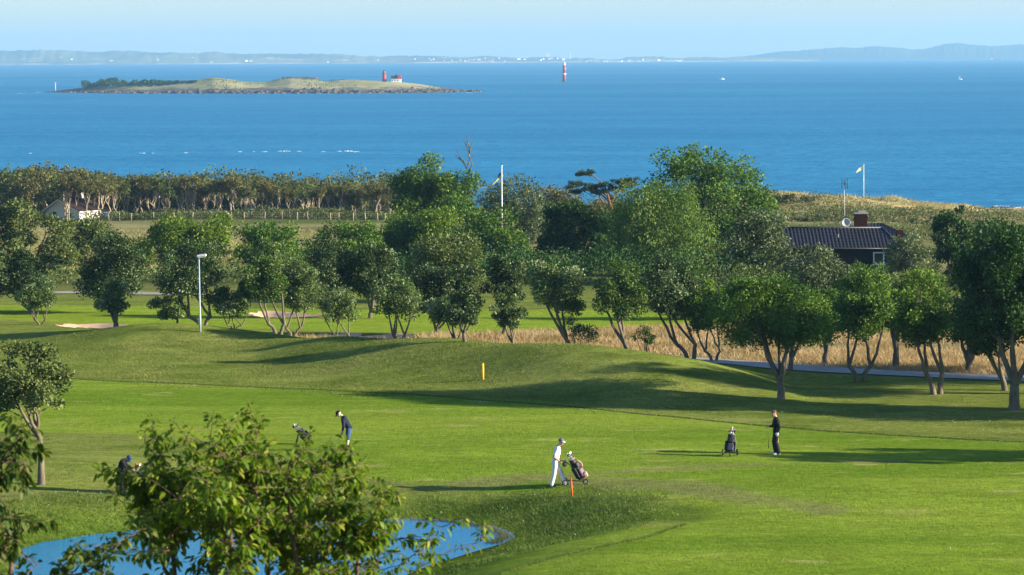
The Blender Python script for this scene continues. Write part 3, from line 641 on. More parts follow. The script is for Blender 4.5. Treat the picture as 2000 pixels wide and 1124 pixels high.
# -- windswept pine: flat layered pads on reddish limbs
def pine():
    rg = np.random.default_rng(5); d = 325.; bp = on_ground(1200, d); s = S(d)
    t = thing('pine_tree', 'windswept flat topped pine with reddish limbs before the sea', 'tree', bp, 0, BIG)
    mb = MB(); Vs = []; Qs = []; tn = []; nq = 0
    w = lambda px, py, dy=0.: np.array(list(at_depth(px, py, d) - bp)) + [0, dy, 0]
    pads = [(1150, 338, 26, 6), (1120, 362, 34, 8), (1165, 364, 32, 9), (1205, 356, 34, 9), (1228, 354, 20, 8), (1180, 374, 30, 6), (1140, 372, 26, 6), (1215, 366, 26, 6)]
    top = [w(1200, 470), w(1198, 425), w(1192, 400), w(1186, 378)]
    mb.tube(top, [.3, .24, .2, .12], 8)
    for px, py, rx, rz in pads:
        c = w(px, py, rg.uniform(-1, 1)); mb.tube(curve3(w(1196, 400) + [0, 0, rg.uniform(-.5, .5)], c + [0, 0, -.15], rg, .2, 6, .06), np.linspace(.13, .03, 6), 6)
        n = 1300; sub = in_ball(12, rg, .7) * np.array([rx * s, rx * s * .8, rz * s * .8]); sub[:, 2] += sub[:, 0] * .12; X = c + sub[rg.integers(0, 12, n)] + in_ball(n, rg, .5) * np.array([8.5, 8.5, 4.4]) * s; V, Q = leaf_quads(X, .22, rg, .3, .2)
        Vs.append(V); Qs.append(Q + nq); nq += len(V); tn.append(np.repeat(np.clip(rg.normal(.5, .2, n), 0, 1), 4))
    for a, b in (((1222, 420), (1232, 372)), ((1180, 396), (1150, 368)), ((1226, 405), (1246, 372))):
        mb.tube(curve3(w(*a), w(*b), rg, .1, 5, .05), np.linspace(.12, .03, 5), 6)
    mb.build('trunk', B_PINE, t, True); mesh_np('crown', np.vstack(Vs), np.vstack(Qs), L_PINE, t, attrs=dict(tone=np.concatenate(tn)))
pine()
# -- bare dead top of the ash
ash = [o for o in COL.objects if o.name.startswith('ash_tree')][0]
mb = MB(); rg = np.random.default_rng(3)
wa = lambda px, py: np.array(list(at_depth(px, py, 300.) - ash.location))
for a, b in (((916, 340), (918, 264)), ((912, 330), (890, 292)), ((917, 310), (905, 274)), ((917, 300), (926, 272)), ((915, 322), (930, 300)), ((910, 328), (896, 306)), ((917, 290), (912, 266)), ((905, 318), (888, 302))):
    mb.tube(curve3(wa(*a), wa(*b), rg, .08, 5, .04), np.linspace(.07, .015, 5), 5)
db = mb.build('dead_branch', B_GREY, ash, True); db['label'] = 'bare grey dead twigs above the crown'

# ---- the wood by the shore: windswept trees with pale trunks, a few kinds copied
def wood_proto(k):
    rg = np.random.default_rng(200 + k); h = 6.6; dense = k >= 5
    t = thing('windswept_tree', 'pale trunked windswept tree in the brown green wood before the sea', 'tree', (0, 0, 0), 0, 'windswept trees of the shore wood')
    if dense: P, crs, V, Q, tone = crown_geo(rg, (0, 0, h * .56), (2.9, 2.9, h * .45), 40, 2300, .34, rg.uniform(-.12, .12), .5, .30, .6)
    else: P, crs, V, Q, tone = crown_geo(rg, (rg.normal(0, .4), 0, h * .76), (2.2 + .6 * rg.random(), 2.2, h * .25), 24, 1300, .30, rg.uniform(-.2, .2), .55, .34, .6)
    mesh_np('crown', V, Q, (L_WOOD, L_WOODG, L_WOOD, L_OLIVE, L_WOOD, L_WOODG, L_WOOD, L_WOODG, L_OLIVE)[k], t, attrs=dict(tone=tone))
    mb = MB(); ns = (1, 2, 1, 3, 4, 1, 2, 1, 2)[k]
    for i in range(ns):
        a = 6.283 * i / ns + rg.uniform(-.5, .5); b0 = np.array([math.cos(a) * .2 * (ns > 1), math.sin(a) * .2, -.2]); mid = np.array([math.cos(a) * .6 * (ns > 1) + rg.normal(0, .3), math.sin(a) * .4, h * .36]); top = np.array([math.cos(a) * 1.1 + rg.normal(0, .3), math.sin(a) * .8, h * .8])
        pts = np.vstack([curve3(b0, mid, rg, .1, 5, .05), curve3(mid, top, rg, .1, 5, .06)[1:]]); rr = np.linspace(.125, .04, len(pts)) * rg.uniform(.8, 1.2); mb.tube(pts, rr, 6)
        for q in P[rg.choice(len(P), 6, False)]: mb.tube(curve3(pts[rg.integers(3, 7)], q, rg, .15, 5, .05), np.linspace(.055, .018, 5), 4, cap=False)
    mb.build('trunk', B_PALE, t, True); return t
protos = [wood_proto(k) for k in range(9)]
rg = np.random.default_rng(11); used = set()
def place_wood(px, d, h, row):
    k = int(rg.integers(0, 5)) if (row == 0 and rg.random() < .92) or rg.random() < .15 else int(rg.integers(5, 9)); x = (px - CX) / F * d; z = Hs(x, d)
    sc_ = h / 6.6; rz = rg.uniform(0, 6.28); s3 = (sc_ * rg.uniform(.75, 1.3), sc_ * rg.uniform(.75, 1.3), sc_)
    if k not in used:
        used.add(k); t = protos[k]; t.location = (x, d, z); t.rotation_euler[2] = rz; t.scale = s3
    else: copy_thing(protos[k], (x, d, z), rz, s3)
ptop = lambda px: np.interp(px, [-100, 0, 60, 110, 160, 230, 330, 450, 560, 640, 720, 800, 900], [322, 322, 326, 318, 326, 333, 338, 342, 342, 346, 352, 357, 362])
for row, (d, n, x0, x1) in enumerate([(446, 52, -60, 800), (456, 50, -70, 840), (467, 44, -70, 880), (480, 42, -70, 900), (494, 40, -70, 900)]):
    for i in range(n):
        px = x0 + (x1 - x0) * (i + rg.uniform(.05, .95)) / n
        if row == 0 and 92 < px < 212 and rg.random() < .45: continue
        zt = at_depth(px, ptop(px) + rg.uniform(-1.5, 10) + (5 if row < 2 else 0) * rg.random(), d).z; x = (px - CX) / F * d
        place_wood(px, d + rg.uniform(-5, 5), max(3.5, (zt - Hs(x, d)) * rg.uniform(.8, 1.06)), row)
for px in (128, 166, 212, 60, 30):
    d = 437 + rg.uniform(-2, 1.5); x = (px - CX) / F * d; place_wood(px + rg.uniform(-4, 4), d, (at_depth(px, ptop(px) + rg.uniform(6, 22), d).z - Hs(x, d)), 0 if px > 70 else 1)
# undergrowth at the foot of the wood and along the field
def mass(name, label, pts, leaf, size, n, h, wd, seed, cat='undergrowth'):
    rg = np.random.default_rng(seed); P = np.array(pts); k = rg.integers(0, len(P) - 1, n); t = rg.random(n)
    C = P[k] * (1 - t[:, None]) + P[k + 1] * t[:, None]; C = C + rg.normal(size=(n, 2)) * wd
    hh = h * (.55 + .9 * np.clip(.5 + fbm(C[:, 0], C[:, 1], 3.5, seed % 90, 2), 0, 1.2)); z = H(C[:, 0], C[:, 1]) + rg.random(n) ** .7 * hh
    V, Q = leaf_quads(np.c_[C, z], size, rg, .6); tone = np.clip(.45 + .5 * fbm(C[:, 0], C[:, 1], 2.5, 7, 2) + rg.normal(0, .16, n), 0, 1)
    o = mesh_np(name, V, Q, leaf, attrs=dict(tone=np.repeat(tone, 4))); return tag(o, label, cat, kind='stuff')
G2 = lambda px, d: ((px - CX) / F * d, d)
mass('undergrowth', 'low green scrub under the pale trunks of the wood', [G2(205, 436), G2(330, 436), G2(480, 437), G2(640, 438), G2(790, 440)], L_WOODG, .3, 12000, 1.15, 2.4, 301)
mass('undergrowth', 'dark scrub deep inside the wood', [G2(-70, 462), G2(200, 462), G2(500, 466), G2(820, 474)], L_WOODG, .5, 24000, 4.4, 5.0, 302)
mass('undergrowth', 'dark tangled scrub at the back of the wood', [G2(-70, 496), G2(200, 496), G2(500, 500), G2(900, 505)], L_WOODG, .5, 24000, 5.0, 4.0, 307)
mass('hedge_scrub', 'low scrub on the slope behind the dark house', [G2(1440, 380), G2(1600, 345), G2(1760, 330), G2(1900, 345), G2(2080, 370)], L_WOODG, .26, 16000, 1.3, 14.0, 308)
mass('hedge_scrub', 'green scrub between the tree line and the dunes', [G2(1500, 425), G2(1640, 422), G2(1800, 420), G2(2060, 415)], L_WOODG, .28, 9000, 1.5, 4.5, 303)
mass('hedge_scrub', 'mixed bushes filling the gaps under the large trees', [G2(760, 240), G2(900, 236), G2(1060, 236), G2(1250, 232), G2(1420, 222)], L_DARK, .22, 12000, 2.3, 3.0, 304)
mass('hedge_scrub', 'low bushes around the garden of the dark house', [G2(1440, 212), G2(1560, 206), G2(1700, 203), G2(1850, 205), G2(2050, 205)], L_OLIVE, .18, 12000, 1.7, 1.8, 305)
mass('hedge_scrub', 'low olive bushes behind the far fairway on the left', [G2(-80, 232), G2(120, 236), G2(330, 238), G2(520, 232), G2(720, 228)], L_OLIVE, .2, 8000, 1.0, 2.5, 306)

mass('dune_scrub', 'clumps of green brown scrub on the shore dunes', [G2(1515, 448), G2(1600, 452), G2(1700, 446), G2(1830, 444), G2(2020, 440)], L_WOODG, .26, 5500, .8, 4.5, 309)
# ---- grasses
M_DRYG = leafmat('dry_grass_blade', (.17, .14, .05), (.37, .27, .14), (.52, .40, .24), .3)
M_GRN = leafmat('green_grass_blade', (.045, .09, .010), (.09, .155, .016), (.17, .22, .05), .35)
M_DUNEG = leafmat('dune_grass_blade', (.17, .155, .06), (.34, .28, .12), (.50, .41, .21), .3)
def blades(name, label, X, Y, h, wdt, leaf, seed, lean=.35, kind='stuff'):
    rg = np.random.default_rng(seed); n = len(X); z = H(X, Y); hh = h * rg.uniform(.55, 1.25, n)
    a = rg.uniform(0, 6.283, n); ln = rg.normal(0, lean, (n, 2)) * hh[:, None] + np.array([-.12, 0]) * hh[:, None]
    w2 = wdt * rg.uniform(.6, 1.3, n) / 2
    V = np.stack([np.c_[X - np.cos(a) * w2, Y - np.sin(a) * w2, z - .03], np.c_[X + np.cos(a) * w2, Y + np.sin(a) * w2, z - .03], np.c_[X + ln[:, 0], Y + ln[:, 1], z + hh]], 1).reshape(-1, 3)
    tone = np.clip(.5 + .7 * fbm(X, Y, 2.2, seed % 80, 2) + rg.normal(0, .15, n), 0, 1)
    o = mesh_np(name, V, np.arange(3 * n).reshape(-1, 3), leaf, attrs=dict(tone=np.repeat(tone, 3))); return tag(o, label, 'grass', kind=kind)
def scatter(poly, n, seed, f=None):
    rg = np.random.default_rng(seed); P = np.array(poly); lo, hi = P.min(0), P.max(0); out = []
    while sum(len(q) for q in out) < n:
        Q = rg.uniform(lo, hi, (n * 2, 2)); k = sdist(Q[:, 0], Q[:, 1], poly) < 0
        if f is not None: k &= rg.random(len(Q)) < f(Q[:, 0], Q[:, 1])
        out.append(Q[k])
    Q = np.vstack(out)[:n]; return Q[:, 0], Q[:, 1]
offroad = lambda x, y: np.ones_like(x)
X, Y = scatter(DRY, 60000, 401, lambda x, y: np.clip(.55 + 1.3 * fbm(x, y, 4, 12, 2), .05, 1))
blades('dry_grass', 'tall tan seeding grass behind the grass bank and road', X, Y, .30, .05, M_DRYG, 402, .7)
bankp = pxz([(-200, 1000), (60, 990), (400, 975), (800, 962), (1130, 962), (1330, 985), (1330, 1030), (1180, 1060), (1000, 1090), (860, 1130), (760, 1124), (800, 1090), (960, 1055), (960, 1040), (880, 1024), (600, 1022), (300, 1041), (100, 1066), (-200, 1100)], -.3)
X, Y = scatter(bankp, 45000, 403, lambda x, y: (sdist(x, y, POND) > .05) * np.clip(.6 + fbm(x, y, 2, 14, 2), .1, 1) * (1 - sstep(-1.6, 0, sdist(x, y, bankp) + 1.2 * fbm(x, y, 1.5, 15, 2))))
blades('bank_grass', 'rough green grass on the pond bank', X, Y, .085, .035, M_GRN, 404, .7)
rp = pxz([(-150, 645), (400, 652), (800, 676), (1050, 690), (1250, 712), (1420, 752), (1450, 790), (1100, 780), (800, 760), (400, 735), (-150, 722)], .6)
X, Y = scatter(rp, 42000, 405, lambda x, y: np.clip(.5 + 1.2 * fbm(x, y, 3, 16, 2), .03, 1) * (1 - sstep(-3.5, 0, sdist(x, y, rp) + 3 * fbm(x, y, 4, 17, 2))))
blades('bank_grass', 'short rough grass over the long bank', X, Y, .06, .05, leafmat('rough_grass_blade', (.055, .090, .010), (.125, .165, .024), (.27, .25, .09), .3), 406, .7)
dz = [(18, 428), (100, 424), (110, 500), (20, 505)]
X, Y = scatter(dz, 24000, 407, lambda x, y: np.clip(.5 + 2 * fbm(x, y, 7, 18, 3), .0, 1))
blades('dune_grass', 'wind bent tawny grass on the shore dunes', X, Y, .42, .12, M_DUNEG, 408, .6)
X, Y = scatter([G2(-120, 250), G2(760, 250), G2(790, 402), G2(-120, 402)], 24000, 409)
blades('meadow_grass', 'tan and green meadow grass before the wood', X, Y, .26, .1, leafmat('meadow_blade', (.12, .13, .035), (.25, .22, .085), (.40, .34, .17), .3), 410, .6)
# mown edge between rough and fairway: a lip of uncut grass
edge = np.array(pxz([(-300, 733), (150, 741), (480, 753), (800, 771), (1150, 799), (1500, 831), (1750, 849), (2000, 862), (2300, 875)], 0))
rg = np.random.default_rng(5); t = rg.random(15000); s_ = np.r_[0, np.cumsum(np.linalg.norm(np.diff(edge, axis=0), axis=1))]
X = np.interp(t * s_[-1], s_, edge[:, 0]); Y = np.interp(t * s_[-1], s_, edge[:, 1]) + rg.normal(0, .09, len(t)) + .3 * vnoise(X, X * 0, 2.5, 88)
blades('mown_edge', 'dark lip of uncut grass along the far side of the fairway', X, Y, .055, .035, leafmat('edge_blade', (.035, .065, .008), (.06, .10, .014), (.10, .13, .025), .1), 412, .4)
edge2 = np.array(pxz([(1340, 1022), (1270, 1052), (1150, 1078), (1010, 1104), (900, 1128)], 0)); t = rg.random(5000); s_ = np.r_[0, np.cumsum(np.linalg.norm(np.diff(edge2, axis=0), axis=1))]
X = np.interp(t * s_[-1], s_, edge2[:, 0]); Y = np.interp(t * s_[-1], s_, edge2[:, 1]) + rg.normal(0, .1, len(t))
blades('mown_edge', 'curved lip of uncut grass between pond rough and fairway', X, Y, .07, .03, M_GRN, 413, .4)
# reeds and weeds at the water's edge
PE = np.array(POND); rg = np.random.default_rng(9); k = rg.integers(4, 11, 9000); t = rg.random(9000)[:, None]; C = PE[k] * (1 - t) + PE[k + 1] * t + rg.normal(0, .16, (9000, 2))
blades('pond_weeds', 'dark and dry weeds along the far edge of the pond', C[:, 0], C[:, 1], .20, .03, leafmat('weed_blade', (.03, .05, .012), (.07, .085, .025), (.22, .18, .09), .3), 415, .5)
# white clover flowers
X, Y = scatter(bankp, 420, 416); X2, Y2 = scatter(pxz([(1500, 800), (2050, 800), (2050, 850), (1500, 815)], 0), 260, 417); X = np.r_[X, X2]; Y = np.r_[Y, Y2]
ok = sdist(X, Y, POND) > .3; X, Y = X[ok], Y[ok]
V, Q = leaf_quads(np.c_[X, Y, H(X, Y) + .09], .024, np.random.default_rng(2), .9, .9)
tag(mesh_np('clover_flowers', V, Q, pm('white_petal', (.75, .75, .68))), 'tiny white clover flowers scattered in the rough', 'flowers', kind='stuff')

# ================================================================ FOREGROUND TREES
def cherry(name, label, d, base_px, tips, fills, seed, spread=.55, stems_to=(), leaf=None):
    rg = np.random.default_rng(seed); bp = on_ground(base_px, d)
    t = thing(name, label, 'tree', bp)
    w = lambda px, py, dy=0.: np.array(list(at_depth(px, py, d + dy) - bp))
    mb = MB(); LP = []; LD = []; LT = []
    forks = []
    for (px, py, dy) in stems_to:
        e = w(px, py, dy); P = curve3((rg.normal(0, .08), rg.normal(0, .08), -.2), e, rg, .10, 9, .015); mb.tube(P, np.linspace(.045, .014, 9), 7)
        forks += [P[i] for i in range(4, 9)]
    FK = np.array(forks)
    def shoot(a, e, r0, nl, tipcol):
        L = np.linalg.norm(e - a); k = 7; P = curve3(a, e, rg, .12, k, .03); mb.tube(P, np.linspace(r0, .0025, k), 5)
        s = np.r_[0, np.cumsum(np.linalg.norm(np.diff(P, axis=0), axis=1))]; ts = rg.uniform(.10, 1.0, int(nl * 2.35)) ** .8
        for tt in ts:
            q = np.array([np.interp(tt * s[-1], s, P[:, c]) for c in range(3)])
            ax_ = P[min(k - 1, int(tt * k) + 0)] - P[max(0, int(tt * k) - 1)]; ax_ /= np.linalg.norm(ax_) + 1e-9
            o_ = rg.normal(size=3); o_ -= ax_ * o_.dot(ax_); o_ /= np.linalg.norm(o_)
            dr = o_ * .8 + ax_ * .45 + np.array([0, 0, -.55]); dr /= np.linalg.norm(dr)
            LP.append(q); LD.append(dr); LT.append(np.clip(rg.normal(.38, .2) + (tipcol if tt > .82 else 0) + (.35 if rg.random() < .05 else 0), 0, 1))
        return P
    def branch(e, r0, nt, leaves, tipcol=.25):
        dv = e - FK; ds = np.linalg.norm(dv, axis=1) + np.where(dv[:, 2] < .15, .8, 0); a = FK[ds.argmin()]
        P = shoot(a, e, r0, leaves, tipcol)
        for _ in range(nt):
            q = P[rg.integers(2, 7)]; dirv = rg.normal(size=3) * np.array([1, 1, .6]) + np.array([0, 0, .35]); dirv /= np.linalg.norm(dirv)
            shoot(q, q + dirv * rg.uniform(.12, .28), .004, int(rg.integers(7, 12)), .15)
    for px, py in tips: branch(w(px, py, rg.uniform(-.5, .5)), .008, 4, 24)
    for (x0, x1, y0, y1, n) in fills:
        for _ in range(n): branch(w(rg.uniform(x0, x1), rg.uniform(y0, y1), rg.normal(0, spread)), .007, 4, 14, .1)
    mb.build('trunk', B_RED, t, True)
    # leaves: pointed ovals folded along the midrib, tips hanging
    LPa = np.array(LP); D = np.array(LD); n = len(LPa); sz = rg.uniform(.032, .078, n)
    up = np.array([0, 0, 1.]) + rg.normal(0, .45, (n, 3)); sd = np.cross(D, up); sd /= np.linalg.norm(sd, axis=1, keepdims=True) + 1e-9; nr = np.cross(sd, D)
    dn = np.array([0, 0, -1.]); st = LPa + D * .02
    m1 = st + D * (sz * .38)[:, None]; m2 = st + D * (sz * .72)[:, None] + dn * (sz * .08)[:, None]; tp = st + D * sz[:, None] + dn * (sz * .22)[:, None]
    wv = (sz * .24)[:, None]; fl = nr * (sz * .07)[:, None]
    V = np.stack([st, m1, m2, tp, m1 + sd * wv + fl, m2 + sd * wv * .85 + fl, m1 - sd * wv + fl, m2 - sd * wv * .85 + fl], 1).reshape(-1, 3)
    b = np.arange(n)[:, None] * 8
    Q = np.vstack([b + [0, 4, 1, 1], b + [1, 4, 5, 2], b + [2, 5, 3, 3], b + [0, 1, 6, 6], b + [1, 2, 7, 6], b + [2, 3, 7, 7]])
    tri = np.vstack([b + [0, 4, 1], b + [1, 4, 5], b + [1, 5, 2], b + [2, 5, 3], b + [0, 1, 6], b + [1, 2, 7], b + [1, 7, 6], b + [2, 3, 7]])
    mesh_np('crown', V, tri, leaf or L_CHERRY, t, attrs=dict(tone=np.repeat(np.array(LT), 8)))
    return t
cherry('cherry_tree', 'young leafy tree in the close foreground before the pond, out of focus', 22., 560,
       [(285, 826), (338, 822), (372, 850), (424, 808), (455, 860), (492, 838), (530, 880), (592, 872), (630, 900), (690, 888), (705, 935), (748, 962), (782, 1010), (862, 1030), (938, 1058), (252, 1000), (300, 872), (272, 925), (258, 955), (290, 905), (226, 938), (244, 930), (250, 912), (420, 870)],
       [(290, 660, 915, 1000, 36), (380, 770, 985, 1060, 34), (420, 740, 1060, 1180, 22), (250, 400, 960, 1015, 9), (700, 900, 1115, 1180, 5), (330, 560, 900, 950, 7), (230, 420, 1120, 1190, 6)], 3,
       stems_to=[(500, 960, 0), (420, 985, .5), (565, 985, -.4), (330, 1010, .2), (660, 1010, .4), (700, 1085, -.3), (450, 1040, -.6), (320, 1110, .4), (610, 930, .6)])
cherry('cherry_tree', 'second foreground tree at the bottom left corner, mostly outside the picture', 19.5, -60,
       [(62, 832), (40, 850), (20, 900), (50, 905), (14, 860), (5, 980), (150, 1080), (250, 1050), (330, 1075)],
       [(-120, 15, 900, 1040, 7), (-100, 85, 1035, 1180, 22), (60, 330, 1120, 1190, 7)], 4, stems_to=[(-20, 960, 0), (-70, 930, .3), (30, 1060, -.2), (110, 1140, .2), (-120, 1020, .1)], leaf=leafmat('leaf_cherry_shaded', (.016, .040, .005), (.050, .090, .010), (.15, .15, .03), .3, .5, .15))  # same cherry leaf, with the shade over this tree put into darker colours

# ================================================================ PEOPLE
SKIN = pm('skin', (.48, .26, .17), (.42, .21, .13), 14, .5, .35)
SKINP = pm('skin_pale', (.62, .42, .33), (.55, .35, .26), 14, .5, .35)
def M_cloth(nm, c): return pm('cloth_' + nm, c, tuple(v * .82 for v in c), 18, .85, .15, bump=.25)
class Blob:
    def __init__(s): s.mb = MB()
    def chain(s, pts):
        for (a, b) in zip(pts[:-1], pts[1:]):
            s.mb.tube([a[:3], b[:3]], [a[3], b[3]], 12)
        for a in pts: s.mb.ball(a[:3], a[3], 12, 8)
        return s
    def ell(s, c, r, rot=None): s.mb.ball(c, r, 14, 10, rot); return s
    def box(s, c, h, rot=None): s.mb.box(c, h, rot); return s
    def build(s, name, mt, parent, vox=.013):
        o = s.mb.build(name, mt, parent, True)
        r = o.modifiers.new('remesh', 'REMESH'); r.mode = 'VOXEL'; r.voxel_size = vox; r.use_smooth_shade = True
        sm = o.modifiers.new('smooth', 'SMOOTH'); sm.iterations = 3; sm.factor = .5
        return o
def hand(bl, w, fd, nrm, side, curl=.5, sc_=1.):
    """palm and five fingers; w wrist, fd finger direction, nrm palm-facing direction, side: where the thumb leaves"""
    w = np.array(w, float); fd = np.array(fd, float); fd /= np.linalg.norm(fd); nrm = np.array(nrm, float); nrm -= fd * nrm.dot(fd); nrm /= np.linalg.norm(nrm)
    sd = np.array(side, float); sd -= fd * sd.dot(fd) + nrm * sd.dot(nrm); sd /= np.linalg.norm(sd)
    for k in (-.026, -.009, .009, .026): bl.chain([(*(w + sd * k * .6), .017), (*(w + fd * .085 + sd * k), .0135)])
    for k, L in zip((.030, .010, -.010, -.030), (.072, .082, .076, .058)):
        a = w + fd * .088 + sd * k; b = a + (fd * (1 - curl * .5) + nrm * curl * .8) * L * .5; c = b + (fd * (1 - curl * 1.5) + nrm * curl * 1.2) * L * .5
        bl.chain([(*a, .0105), (*b, .0095), (*c, .0085)])
    a = w + fd * .03 + sd * .030; b = a + (fd * .5 + sd * .75 + nrm * .25) * .045; c = b + (fd * .8 + nrm * .5 * curl + sd * .1) * .035
    bl.chain([(*a, .014), (*b, .0115), (*c, .010)])
def head(bl, c, tilt, face=1., yaw=0.):
    """skull, jaw, nose, ears; c centre; face +1 looks to +x; tilt forward in radians"""
    M = rotz(yaw) @ np.diag([face, 1, 1.]) @ roty(tilt)
    q = lambda p: np.array(c) + M @ np.array(p)
    Rm = rotz(yaw) @ roty(tilt * face)
    bl.ell(q((-.012, 0, .03)), (.098, .077, .092), Rm); bl.ell(q((.022, 0, -.045)), (.070, .062, .075), Rm); bl.ell(q((.045, 0, -.085)), (.040, .045, .034), Rm)
    bl.chain([(*q((.088, 0, .012)), .012), (*q((.108, 0, -.022)), .016)])
    for sy in (-1, 1):
        bl.ell(q((-.012, sy * .078, -.012)), (.022, .012, .034), Rm); bl.ell(q((.062, sy * .034, -.028)), (.03, .022, .024), Rm); bl.ell(q((.078, sy * .030, .026)), (.022, .026, .012), Rm)
    bl.ell(q((.083, 0, -.062)), (.013, .024, .012), Rm)
    return q, Rm
EYE = pm('eye_dark', (.03, .025, .02), rough=.2, spec=.6); LIP = pm('lips', (.34, .14, .11))
def face_bits(q, Rm, par):
    mb = MB()
    for sy in (-1, 1): mb.ball(q((.086, sy * .031, .006)), (.010, .014, .008), 8, 6, Rm)
    mb.build('eyes', EYE, par, True); mb = MB(); mb.ball(q((.094, 0, -.062)), (.006, .022, .006), 8, 6, Rm); mb.build('mouth', LIP, par, True)
def cap(q, Rm, face, yaw, mt, mt2, par):
    b = MB(); M = Rm
    V = []; n = 18
    for i in range(7):
        a = math.pi / 2 * i / 6
        for k in range(n):
            t = 2 * math.pi * k / n; V.append(q((-.012 + .108 * math.cos(t) * math.cos(a), .088 * math.sin(t) * math.cos(a), .040 + .098 * math.sin(a))))
    Fc = [(i * n + k, i * n + (k + 1) % n, (i + 1) * n + (k + 1) % n, (i + 1) * n + k) for i in range(6) for k in range(n)]
    b.add(V, Fc); o = b.build('cap', mt, par, True)
    so = o.modifiers.new('solid', 'SOLIDIFY'); so.thickness = .008
    b = MB(); V = []
    for i in range(6):
        for k in range(9):
            t = -1.15 + 2.3 * k / 8; e = i / 5; V.append(q((-.012 + .104 * math.cos(t) + e * .085 * math.cos(t * .8), .086 * math.sin(t) * (1 - .12 * e), .046 - .020 * e - .02 * e * abs(math.sin(t)))))
    b.add(V, [(i * 9 + k, (i + 1) * 9 + k, (i + 1) * 9 + k + 1, i * 9 + k + 1) for i in range(5) for k in range(8)]); v = b.build('visor', mt2, o, True)
    so = v.modifiers.new('solid', 'SOLIDIFY'); so.thickness = .006
    return o
def shoe(par, ankle, toe_dir, mt, L=.27, name='shoe'):
    b = Blob(); a = np.array(ankle, float); td = np.array([*toe_dir, 0.]); td /= np.linalg.norm(td); z0 = a[2]
    base_ = np.array([a[0], a[1], 0])
    b.chain([(*(base_ - td * .06 + [0, 0, .045]), .042), (*(base_ + td * .02 + [0, 0, .05]), .045), (*(base_ + td * .12 + [0, 0, .036]), .042), (*(base_ + td * (L - .10) + [0, 0, .030]), .032)])
    b.chain([(*(base_ + [0, 0, .06]), .046), (*(base_ + [0, 0, .10]), .044)])
    return b.build(name, mt, par, .011)
def limb(a, b, c, r): return [(*a, r[0]), (*((np.array(a) + np.array(b)) / 2 + 0), (r[0] * .55 + r[1] * .5)), (*b, r[1]), (*((np.array(b) * .55 + np.array(c) * .45)), (r[1] * .62 + r[2] * .42)), (*c, r[2])]
def torso(bl, pel, ch, neck, g=0.):
    pel, ch, neck = map(np.array, (pel, ch, neck)); ax = ch - pel; ax = ax / np.linalg.norm(ax); ang = math.atan2(ax[0], ax[2]); Rm = roty(ang)
    bl.ell(pel, (.125 + g, .175 + g, .13 + g), Rm); bl.ell(pel + (ch - pel) * .4, (.118 + g, .160 + g, .18 + g), Rm); bl.ell(pel + (ch - pel) * .78, (.125 + g, .182 + g, .19 + g), Rm); bl.ell(ch, (.115 + g, .19 + g, .14 + g), Rm)
    for sy in (-1, 1): bl.chain([(*(neck - (neck - ch) * .25), .07 + g), (*(ch + np.array([0, sy * .17, .06])), .07 + g)])
WHITE = M_cloth('white', (.80, .80, .78)); NAVY = M_cloth('navy', (.018, .022, .045)); DENIM = M_cloth('blue_shorts', (.045, .085, .17)); BLACK = M_cloth('black', (.010, .011, .014)); CHAR = M_cloth('charcoal', (.016, .017, .022))
LBLUE = M_cloth('white_trousers', (.74, .77, .80)); GREYC = M_cloth('cap_slate', (.13, .15, .22)); DBLUE = M_cloth('cap_blue', (.015, .04, .12)); HAIRB = pm('hair_brown', (.10, .045, .022), (.06, .03, .015), 60, .6, .3)
SHOEB = pm('shoe_black', (.015, .015, .016), rough=.4, spec=.4); SHOEW = pm('shoe_white', (.78, .78, .76), rough=.5); GLOVE = pm('glove_white', (.82, .82, .80))
STEEL = pm('club_steel', (.62, .63, .64), rough=.25, spec=.5, metal=.9); GRIP = pm('club_grip', (.02, .02, .02))
ORANGE = pm('orange_paint', (.75, .10, .02), rough=.5); YELLOW = pm('yellow_paint', (.80, .50, .02), rough=.5)

# -- man in white pushing a trolley (faces right)
pA = hit(1085, 950)
A = thing('person', 'man in white polo shirt and white trousers pushing a golf trolley', 'person', pA)
sh, el, wr = .21, None, None
b = Blob(); q, Rm = head(b, (.215, -.01, 1.635), .18, 1., R(-22))
b.chain([(.12, 0, 1.44, .058), (.18, 0, 1.56, .056)])
ARM = []
for sy, hx in ((-1, .23), (1, .30)):
    s0 = (.08, sy * .20, 1.40); e0 = (-.06 + .10 * (sy > 0), sy * .27, 1.12); w0 = (hx - .09, sy * .10, .95)
    ARM.append((s0, e0, w0)); b.chain(limb(s0, e0, w0, (.056, .043, .029)))
    hand(b, w0, (.80, 0, -.42), (0, -sy * .3, -1), (0, -sy, .2), .75)
for sy, fx in ((-1, -.13), (1, .34)):
    b.chain([(-.01, sy * .09, .9, .09), (fx * .5 + .06, sy * .1, .5, .06), (fx, sy * .1, .10, .04)])
torso(b, (0, 0, .93), (.08, 0, 1.33), (.13, 0, 1.46), -.012)
b.build('body', SKIN, A, .0105); face_bits(q, Rm, A)
b = Blob(); torso(b, (-.005, 0, .93), (.078, 0, 1.33), (.125, 0, 1.46), .010)
for (s0, e0, w0) in ARM: b.chain([(*s0, .078), (*(np.array(s0) * .25 + np.array(e0) * .75), .072)])
sh_ = b.build('shirt', WHITE, A)
mb = MB(); mb.tube([(.125 + .075 * math.cos(t) , .075 * math.sin(t), 1.475 - .025 * math.cos(t)) for t in np.linspace(0, 2 * math.pi, 15)], .017, 6); mb.build('collar', NAVY, sh_, True)
mb = MB(); mb.tube([(.215, 0, 1.43), (.212, 0, 1.33)], .014, 6); mb.build('placket', NAVY, sh_, True)
b = Blob(); b.ell((-.005, 0, .90), (.135, .178, .12))
